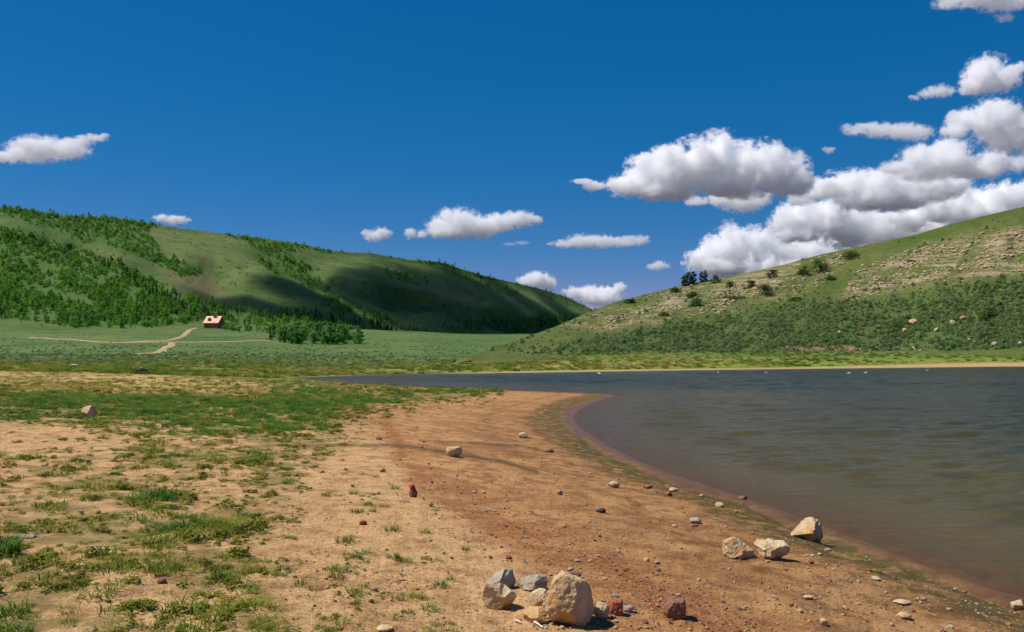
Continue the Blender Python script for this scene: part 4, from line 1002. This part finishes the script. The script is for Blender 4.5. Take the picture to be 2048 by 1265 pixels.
    for i in range(5):
        f = bmesh.new(); cx = x0 + .2 + i * (W - .4) / 4; box(f, cx - .11, cx + .11, y0 - 1.2, y0 - .98, .102, ze + .22); bm_obj('post', f, trim, e)
cabin()

# ------------------------------------------------------------------ driftwood, stump, sticks
def log_obj(name, pts, rad, mat, label, cat, sides=9):
    pts = np.array(pts, float); n = len(pts); T = np.linspace(0, n - 1, 14); Q = np.stack([np.interp(T, np.arange(n), pts[:, i]) for i in range(3)], 1); r = np.interp(T, np.arange(n), rad) * (1 + .25 * (rng.random(14) - .5))
    Q[1:-1] += rng.normal(0, .12, (12, 3)) * np.mean(rad)
    o = mesh_obj(name, tube_mesh(name, [(Q, r, sides)]), mat); return tag(o, label, cat)
M_DRIFT = rock_mat('driftwood', (.50, .36, .24), (.34, .22, .13), (.14, .08, .05), None, 1.5)
P = ground_at(284, 748); k = P.y / F
put_rock('burnt_stump', 284, 748, 32, 13, 'dark', 'charred black stump at the meadow edge beyond the straw', 700, 'stump', sub=5, planes=12, rough=.2)
log_obj('charred_log', [P + Vector((-2 * k, -.1, 11 * k)), P + Vector((8 * k, .2, 8 * k)), P + Vector((15 * k, .2, 3 * k))], [2.4 * k, 2.2 * k, 1.4 * k], M_DRIFT, 'gray weathered log leaning over the charred stump', 'log')
P = ground_at(250, 765); k = P.y / F
log_obj('driftwood_log', [P + Vector((-14 * k, 0, 5 * k)), P + Vector((-2 * k, .2, 2 * k)), P + Vector((18 * k, .1, 4 * k))], [2.2 * k, 2.0 * k, 1.6 * k], M_DRIFT, 'brown driftwood branch lying on straw near the charred stump', 'driftwood')
log_obj('driftwood_log', [P + Vector((-4 * k, -.3, 1 * k)), P + Vector((6 * k, -.2, 4 * k)), P + Vector((19 * k, -.3, 1.2 * k))], [1.2 * k, 1.5 * k, 1.0 * k], M_DRIFT, 'thin forked stick crossing the brown driftwood branch', 'driftwood')
M_STICK = rock_mat('bleached_wood', (.72, .66, .55), (.6, .52, .4), (.35, .28, .2))
for (a, c, lab) in (((1029, 1243), (1043, 1249), 'short bleached stick beside the ochre slab'), ((1062, 1243), (1086, 1258), 'long bleached stick at the foot of the peaked boulder')):
    A, B = ground_at(*a), ground_at(*c); u = Vector((0, 0, .008)); log_obj('bleached_stick', [A + u, (A + B) / 2 + u * 1.5, B + u], [.006, .009, .005], M_STICK, lab, 'stick')

def debris():
    c = lib('debris')
    for i in range(5):
        r = np.random.default_rng(800 + i); p = np.array([(-.5, 0, .03), (-.15, r.normal(0, .06), .05), (.2, r.normal(0, .08), .04), (.5, r.normal(0, .1), .03)])
        mesh_obj(f'twig{i}', tube_mesh('twig', [(p, [.03, .045, .04, .015], 5)]), M_STICK if i < 2 else M_DRIFT, None, c)
    n = 9000; d = 1 / rng.uniform(1 / 30, 1 / 3.8, n); px = rng.uniform(300, 2060, n); x = (px - CX) / F * d; s = lake_sd(x, d)
    drift = np.exp(-((s - 2.3 + (fnoise(x * .4, d * .4, 2) - .5) * 2) / .22) ** 2) + .6 * np.exp(-((s - 1.3) / .2) ** 2)
    ok = (s > .6) & (rng.random(n) < (.05 + .8 * drift) * np.clip(d / 12, .1, 1)); x, d = x[ok], d[ok]; m = len(x)
    scatter('drift_debris', np.stack([x, d, ground_z(x, d)], 1), np.stack([rng.lognormal(math.log(.06), .5, m)] * 3, 1) * np.array([1, .7, .7]), zrot(m, .1), rng.integers(0, 5, m), c)
debris()

# ------------------------------------------------------------------ white birds on the far water
def birds():
    sp = [(-.26, .10, .012), (-.2, .085, .04), (-.1, .07, .085), (0, .06, .105), (.1, .07, .095), (.16, .11, .065), (.19, .17, .04), (.215, .215, .045), (.25, .225, .036), (.30, .212, .012), (.345, .205, .005)]
    me = tube_mesh('bird', [([(a, 0, z) for a, z, r in sp], [r for a, z, r in sp], 12)])
    m, b = new_mat('white_plumage'); n = b.noise(6, b.objco(), 3); b.out(b.bsdf(b.mix(n, (.85, .85, .84), (.66, .66, .66)), .7)); me.materials.append(m)
    for px, row, lab in ((1199, 748.6, 'white bird on the dark narrow end of the lake'), (1437, 747, 'white bird floating below the ochre shoreline grass'), (1533, 747, 'white bird off the far shore, alone on dark water'), (1698, 747.5, 'white bird, one of two close together on the water'), (1731, 747, 'white bird, brighter one of two close together'), (1855, 742, 'white bird nearest the far sandy beach')):
        x, y = wl(px, row); o = link(bpy.data.objects.new('bird', me)); o.location = (x, y, 0); o.rotation_euler = (0, 0, random.uniform(0, 6)); o.scale = (.8,) * 3; tag(o, lab, 'bird', 'white birds on the lake')
birds()
# ------------------------------------------------------------------ clouds
SUN_EL, SUN_AZ = R(57), R(-84)                      # azimuth from +Y toward +X
S = Vector((math.sin(SUN_AZ) * math.cos(SUN_EL), math.cos(SUN_AZ) * math.cos(SUN_EL), math.sin(SUN_EL)))

def cloud_mat(name, ell, dens, rm, tear):
    """density = soft union of the puffs, torn by fractal noise; all in object space (metres)"""
    m, b = new_mat(name); p = b.objco(); f = None
    def vm(op, a, c):
        nd = b.n('ShaderNodeVectorMath', operation=op); b.put(nd.inputs[0], a)
        if c is not None: b.put(nd.inputs[1], c)
        return nd
    for c, r_ in ell:
        q = vm('MULTIPLY', vm('SUBTRACT', p, tuple(c)).outputs[0], tuple(1 / x for x in r_))
        L_ = b.math('SUBTRACT', 1.0, vm('LENGTH', q.outputs[0], None).outputs['Value'])
        if f is None: f = L_
        else:
            nd = b.n('ShaderNodeMath', operation='SMOOTH_MAX'); b.put(nd.inputs[0], f); b.put(nd.inputs[1], L_); nd.inputs[2].default_value = .12; f = nd.outputs[0]
    n1 = b.noise(.85 / rm, p, 8, .64, .35); n2 = b.noise(3.2 / rm, b.mapv(p, (1, 1, 1.5)), 5, .6)
    n1 = b.math('ADD', b.math('MULTIPLY', n1, .68), b.math('MULTIPLY', n2, .32))
    d = b.math('ADD', f, b.math('MULTIPLY', b.math('SUBTRACT', n1, .515), tear))
    d = b.math('MULTIPLY', b.math('POWER', b.rng(d, -.24, .36), 2.4), dens * 1.1)
    v = b.n('ShaderNodeVolumeScatter'); v.inputs['Color'].default_value = (.994, .977, 1, 1); v.inputs['Anisotropy'].default_value = .0
    b.put(v.inputs['Density'], d); b.out(None, v.outputs[0])
    m.cycles.volume_step_rate = .45; return m

def make_cloud(puffs, D, label, seed, dens=.02, tear=4.2, group=None, offs=None):
    """puffs: (px,row,rx,ry) in the photo's angles, D distance; real lumps of air at that distance"""
    r = np.random.default_rng(seed); k = D / F if offs is None else 1.0
    c0 = Vector(((np.mean([q[0] for q in puffs]) - CX) * k, D, HC + (HOR - np.mean([q[1] for q in puffs])) * k)) if offs is None else Vector(offs)
    ell = []
    for (px, row, rx, ry) in puffs:
        if offs is None:
            c = np.array(((px - CX) * k, D + r.normal(0, .3) * rx * k, HC + (HOR - row) * k)) - np.array(c0); sx, sz = rx * k, ry * k
            ell.append((c, np.array((sx * 1.12, sx * .7 + sz * .5, sz * 1.15))))
            if len(puffs) < 14:
                for _ in range(2 if len(puffs) < 9 else 1):
                    f = r.uniform(.4, .65); ell.append((c + np.array((r.normal(0, .55) * sx, r.normal(0, .4) * sx, r.uniform(-.1, .6) * sz)), np.array((sx * f, sx * f * .8 + sz * .2, sz * f * 1.2))))
        else: ell.append((np.array((px, row, r.normal(0, 5))), np.array((rx * 1.25, ry * 1.25, 26.))))
    bm = bmesh.new()
    for c, q in ell: bmesh.ops.create_icosphere(bm, subdivisions=3, radius=1, matrix=Matrix.Translation(Vector(c)) @ Matrix.Diagonal((*(q * 1.34), 1)))
    me = bpy.data.meshes.new('cloud'); bm.to_mesh(me); bm.free()
    ext = np.ptp(np.array([c for c, q in ell]), axis=0).max() + 2 * max(q.max() for c, q in ell)
    o = bpy.data.objects.new('cloud', me); COL.objects.link(o)
    md = o.modifiers.new('r', 'REMESH'); md.mode = 'VOXEL'; md.voxel_size = float(max(ext / 90, min(q.min() for c, q in ell) / 2.5))
    dg = bpy.context.evaluated_depsgraph_get(); me2 = bpy.data.meshes.new_from_object(o.evaluated_get(dg))
    o.modifiers.clear(); o.data = me2; me2.name = 'cloud'
    me2.polygons.foreach_set('use_smooth', np.ones(len(me2.polygons), bool)); me2.materials.clear()
    rm = float(np.median([q.min() for c, q in ell]))
    me2.materials.append(cloud_mat('cloud_vapour', ell, dens * 7.5e3 / D if offs is None else dens, rm, tear)); o.location = c0
    return tag(o, label, 'cloud', group)

def dist(row): return min(1500 * F / max(702 - row, 90), 17000)
CL = [
 ('long white cloud with a wispy tail over the wooded hill', dist(325), .02, [(10, 314, 26, 11), (50, 304, 40, 17), (90, 300, 45, 20), (130, 296, 36, 17), (160, 285, 26, 8), (188, 275, 22, 6), (210, 271, 10, 4)]),
 ('small cloud peeping over the wooded ridge', dist(450), .03, [(325, 437, 14, 7), (345, 441, 18, 9), (360, 440, 12, 8)]),
 ('small oval cloud just past the wooded ridge', dist(483), .025, [(748, 472, 18, 10), (764, 468, 17, 11)]),
 ('medium cumulus with a long pointed end above the valley', dist(478), .022, [(822, 468, 14, 10), (845, 470, 12, 7), (880, 452, 26, 17), (920, 446, 38, 24), (960, 454, 40, 20), (1000, 445, 34, 16), (1035, 437, 32, 14), (1065, 440, 20, 8), (900, 466, 40, 10)]),
 ('flat thin cloud above the valley gap', dist(499), .016, [(1130, 489, 24, 7), (1165, 483, 28, 12), (1205, 484, 32, 11), (1245, 484, 28, 9), (1280, 481, 18, 9)]),
 ('tiny cloud above the dark skyline trees', dist(540), .02, [(1305, 534, 12, 6), (1320, 531, 14, 9), (1333, 534, 8, 4)]),
 ('cloud rising behind the low end of the wooded ridge', dist(575), .03, [(1052, 562, 18, 9), (1075, 562, 26, 14), (1095, 570, 16, 12)]),
 ('cloud low in the valley gap between both hills', dist(600), .026, [(1150, 586, 18, 11), (1180, 588, 28, 15), (1200, 598, 34, 13), (1215, 585, 26, 12), (1238, 578, 14, 11)]),
 ('big rounded cumulus with a domed top and trailing wisp', dist(405), .026, [(1190, 372, 20, 10), (1165, 362, 26, 4), (1260, 372, 40, 20), (1300, 356, 46, 30), (1350, 345, 52, 40), (1400, 335, 56, 44), (1440, 305, 42, 34), (1470, 330, 56, 40), (1520, 345, 60, 42), (1565, 350, 48, 38), (1600, 365, 26, 28), (1290, 322, 30, 14), (1340, 310, 36, 16), (1460, 378, 60, 16), (1330, 383, 60, 14)]),
 ('ragged cloud fragment hanging under the domed cumulus', dist(420), .02, [(1392, 404, 22, 8), (1450, 398, 30, 14), (1490, 402, 40, 18), (1525, 397, 16, 13)]),
 ('lowest heap of the layered cloud bank resting on the rocky skyline', 16000, .03, [(1398, 520, 26, 18), (1430, 505, 36, 24), (1470, 492, 44, 32), (1520, 500, 46, 34), (1570, 505, 50, 34), (1620, 510, 60, 34), (1680, 510, 60, 30), (1740, 495, 50, 24), (1450, 535, 60, 16), (1540, 540, 70, 20), (1620, 535, 60, 20)]),
 ('middle heap of the layered cloud bank, above the lowest heap', 13000, .028, [(1575, 445, 32, 24), (1610, 430, 40, 34), (1660, 440, 50, 36), (1710, 455, 60, 36), (1760, 465, 60, 34), (1820, 460, 60, 30), (1590, 470, 40, 18), (1880, 450, 50, 26)]),
 ('bright upper crest of the layered cloud bank under the cloud ridge', 10500, .024, [(1650, 375, 40, 18), (1690, 372, 46, 24), (1740, 380, 60, 30), (1800, 380, 60, 28), (1620, 390, 26, 12), (1860, 378, 60, 22), (1900, 372, 40, 16), (1760, 405, 80, 18), (1600, 400, 20, 14)]),
 ('whitest end of the layered cloud bank where the hill climbs highest', 12000, .026, [(1850, 425, 40, 24), (1900, 410, 46, 28), (1950, 405, 50, 28), (2000, 400, 50, 26), (2050, 402, 50, 30), (1820, 440, 40, 20), (1940, 430, 60, 22), (2110, 410, 60, 34)]),
 ('white ridge of cloud running into the puffy bank at the photo edge', dist(345), .02, [(1800, 335, 34, 12), (1840, 315, 36, 20), (1880, 330, 44, 22), (1930, 335, 44, 18), (1985, 325, 28, 22), (1900, 300, 34, 20), (1860, 345, 60, 12), (1950, 348, 50, 10)]),
 ('broad puffy cloud leaving the frame above the cloud ridge', dist(300), .02, [(1905, 265, 24, 16), (1935, 240, 30, 22), (1980, 245, 46, 32), (2030, 262, 50, 34), (1990, 215, 26, 10), (2070, 270, 50, 36)]),
 ('thin horizontal streak of cloud above the cloud bank', dist(280), .014, [(1695, 256, 12, 7), (1720, 258, 24, 8), (1760, 262, 32, 12), (1800, 264, 36, 13), (1840, 264, 28, 13), (1740, 252, 26, 6)]),
 ('little cloud with a hooked tail high in the blue', dist(200), .015, [(1832, 195, 10, 5), (1855, 189, 20, 8), (1875, 186, 18, 11)]),
 ('tall leaning cloud near the photo edge', dist(185), .022, [(1940, 176, 22, 12), (1965, 155, 30, 28), (1990, 135, 34, 28), (2000, 165, 30, 20), (2040, 133, 30, 9)]),
 ('ragged cloud cut by the top of the photo', dist(40), .015, [(1900, 4, 28, 8), (1950, 4, 40, 12), (1990, 12, 36, 14), (2030, 6, 30, 14), (2010, 36, 16, 7), (1960, -14, 60, 16), (2050, -10, 40, 16)]),
 ('tiny puff in the blue beside the domed cumulus', dist(307), .016, [(1658, 301, 10, 6)]),
 ('pale small cloud at the photo edge below the broad puffy one', dist(345), .012, [(2025, 334, 18, 8), (2050, 325, 26, 16)]),
 ('faint wisp over the valley between two cumulus', dist(490), .006, [(1020, 489, 14, 3), (1045, 486, 14, 4)]),
 ('faint puff under the domed cumulus over the skyline', dist(455), .006, [(1452, 448, 10, 8), (1446, 456, 8, 4)]),
]
for i, (lab, D, dn, pf) in enumerate(CL): make_cloud(pf, D, lab, 900 + i, dn)

def shade_cloud():
    """the fair weather cloud overhead whose shade lies on the far slope"""
    q = left_hill.point(np.array([735.]), np.array([612.]))[0]; T = 1700
    c = Vector(q) + S * T
    def pf(px, row, rx, ry):
        a = left_hill.point(np.array([px * 1.]), np.array([row * 1.]))[0] + np.array(S) * T
        kk = (c.z - a[2]) / S.z; a = a + np.array(S) * kk
        return (a[0] - c.x, a[1] - c.y, rx, ry)
    puffs = [pf(570, 570, 28, 30), pf(620, 590, 31, 31), pf(520, 612, 36, 26), pf(580, 625, 36, 28), pf(660, 615, 36, 40), pf(720, 590, 23, 24), pf(740, 620, 42, 40), pf(800, 610, 36, 34), pf(820, 640, 47, 45), pf(720, 645, 47, 37), pf(890, 640, 50, 60), pf(960, 650, 56, 67), pf(1030, 655, 58, 73), pf(1090, 650, 56, 67), pf(1130, 625, 27, 67)]
    make_cloud(puffs, 1, 'drifting cloud overhead whose shade darkens the far valley slope', 990, .045, tear=.9, offs=c)
shade_cloud()

# ------------------------------------------------------------------ sky, sun, camera
w = bpy.data.worlds.new('World'); sc.world = w; w.use_nodes = True; nt = w.node_tree; nt.nodes.clear(); b = NB(nt)
sky = b.n('ShaderNodeTexSky'); sky.sky_type = 'NISHITA'; sky.sun_disc = False; sky.sun_elevation = SUN_EL; sky.sun_rotation = SUN_AZ; sky.altitude = 2200
sky.air_density = 1.0; sky.dust_density = .0; sky.ozone_density = 4.0
hs = b.n('ShaderNodeHueSaturation'); hs.inputs['Saturation'].default_value = 1.32; hs.inputs['Value'].default_value = .72; b.put(hs.inputs['Color'], sky.outputs[0])
sep = b.n('ShaderNodeSeparateColor'); b.put(sep.inputs[0], hs.outputs[0]); cmb = b.n('ShaderNodeCombineColor')
for i, (p, k) in enumerate(((1.5, 1.45), (.60, .402), (.61, .639))):       # a polarising filter's deep blue
    b.put(cmb.inputs[i], b.math('MULTIPLY', b.math('POWER', b.math('MULTIPLY', sep.outputs[i], .122), p), k / .122))
bg = b.n('ShaderNodeBackground'); bg.inputs['Strength'].default_value = .11; b.put(bg.inputs['Color'], cmb.outputs[0])
o = b.n('ShaderNodeOutputWorld'); b.put(o.inputs['Surface'], bg.outputs[0])
L = bpy.data.lights.new('sun', 'SUN'); L.energy = 4.4; L.angle = R(.5); L.color = (1, .95, .86)
so = link(bpy.data.objects.new('sun', L)); so.rotation_euler = S.to_track_quat('Z', 'Y').to_euler(); so.location = S * 50
cam = bpy.data.cameras.new('camera'); cam.sensor_width = 36; cam.lens = 36 * F / 2048; cam.shift_y = (HOR - 632.5) / 2048; cam.clip_start = .1; cam.clip_end = 60000
co = link(bpy.data.objects.new('camera', cam)); co.location = (0, 0, HC); co.rotation_euler = (R(90), 0, 0); sc.camera = co

sc.view_settings.view_transform = 'Standard'; sc.view_settings.look = 'None'; sc.view_settings.exposure = .25; sc.view_settings.gamma = 1
cy = sc.cycles
cy.max_bounces = 32; cy.diffuse_bounces = 3; cy.glossy_bounces = 2; cy.transparent_max_bounces = 8; cy.volume_bounces = 30
cy.use_denoising = True; cy.use_adaptive_sampling = True; cy.adaptive_threshold = .015
cy.sample_clamp_indirect = 4; cy.caustics_reflective = False; cy.caustics_refractive = False
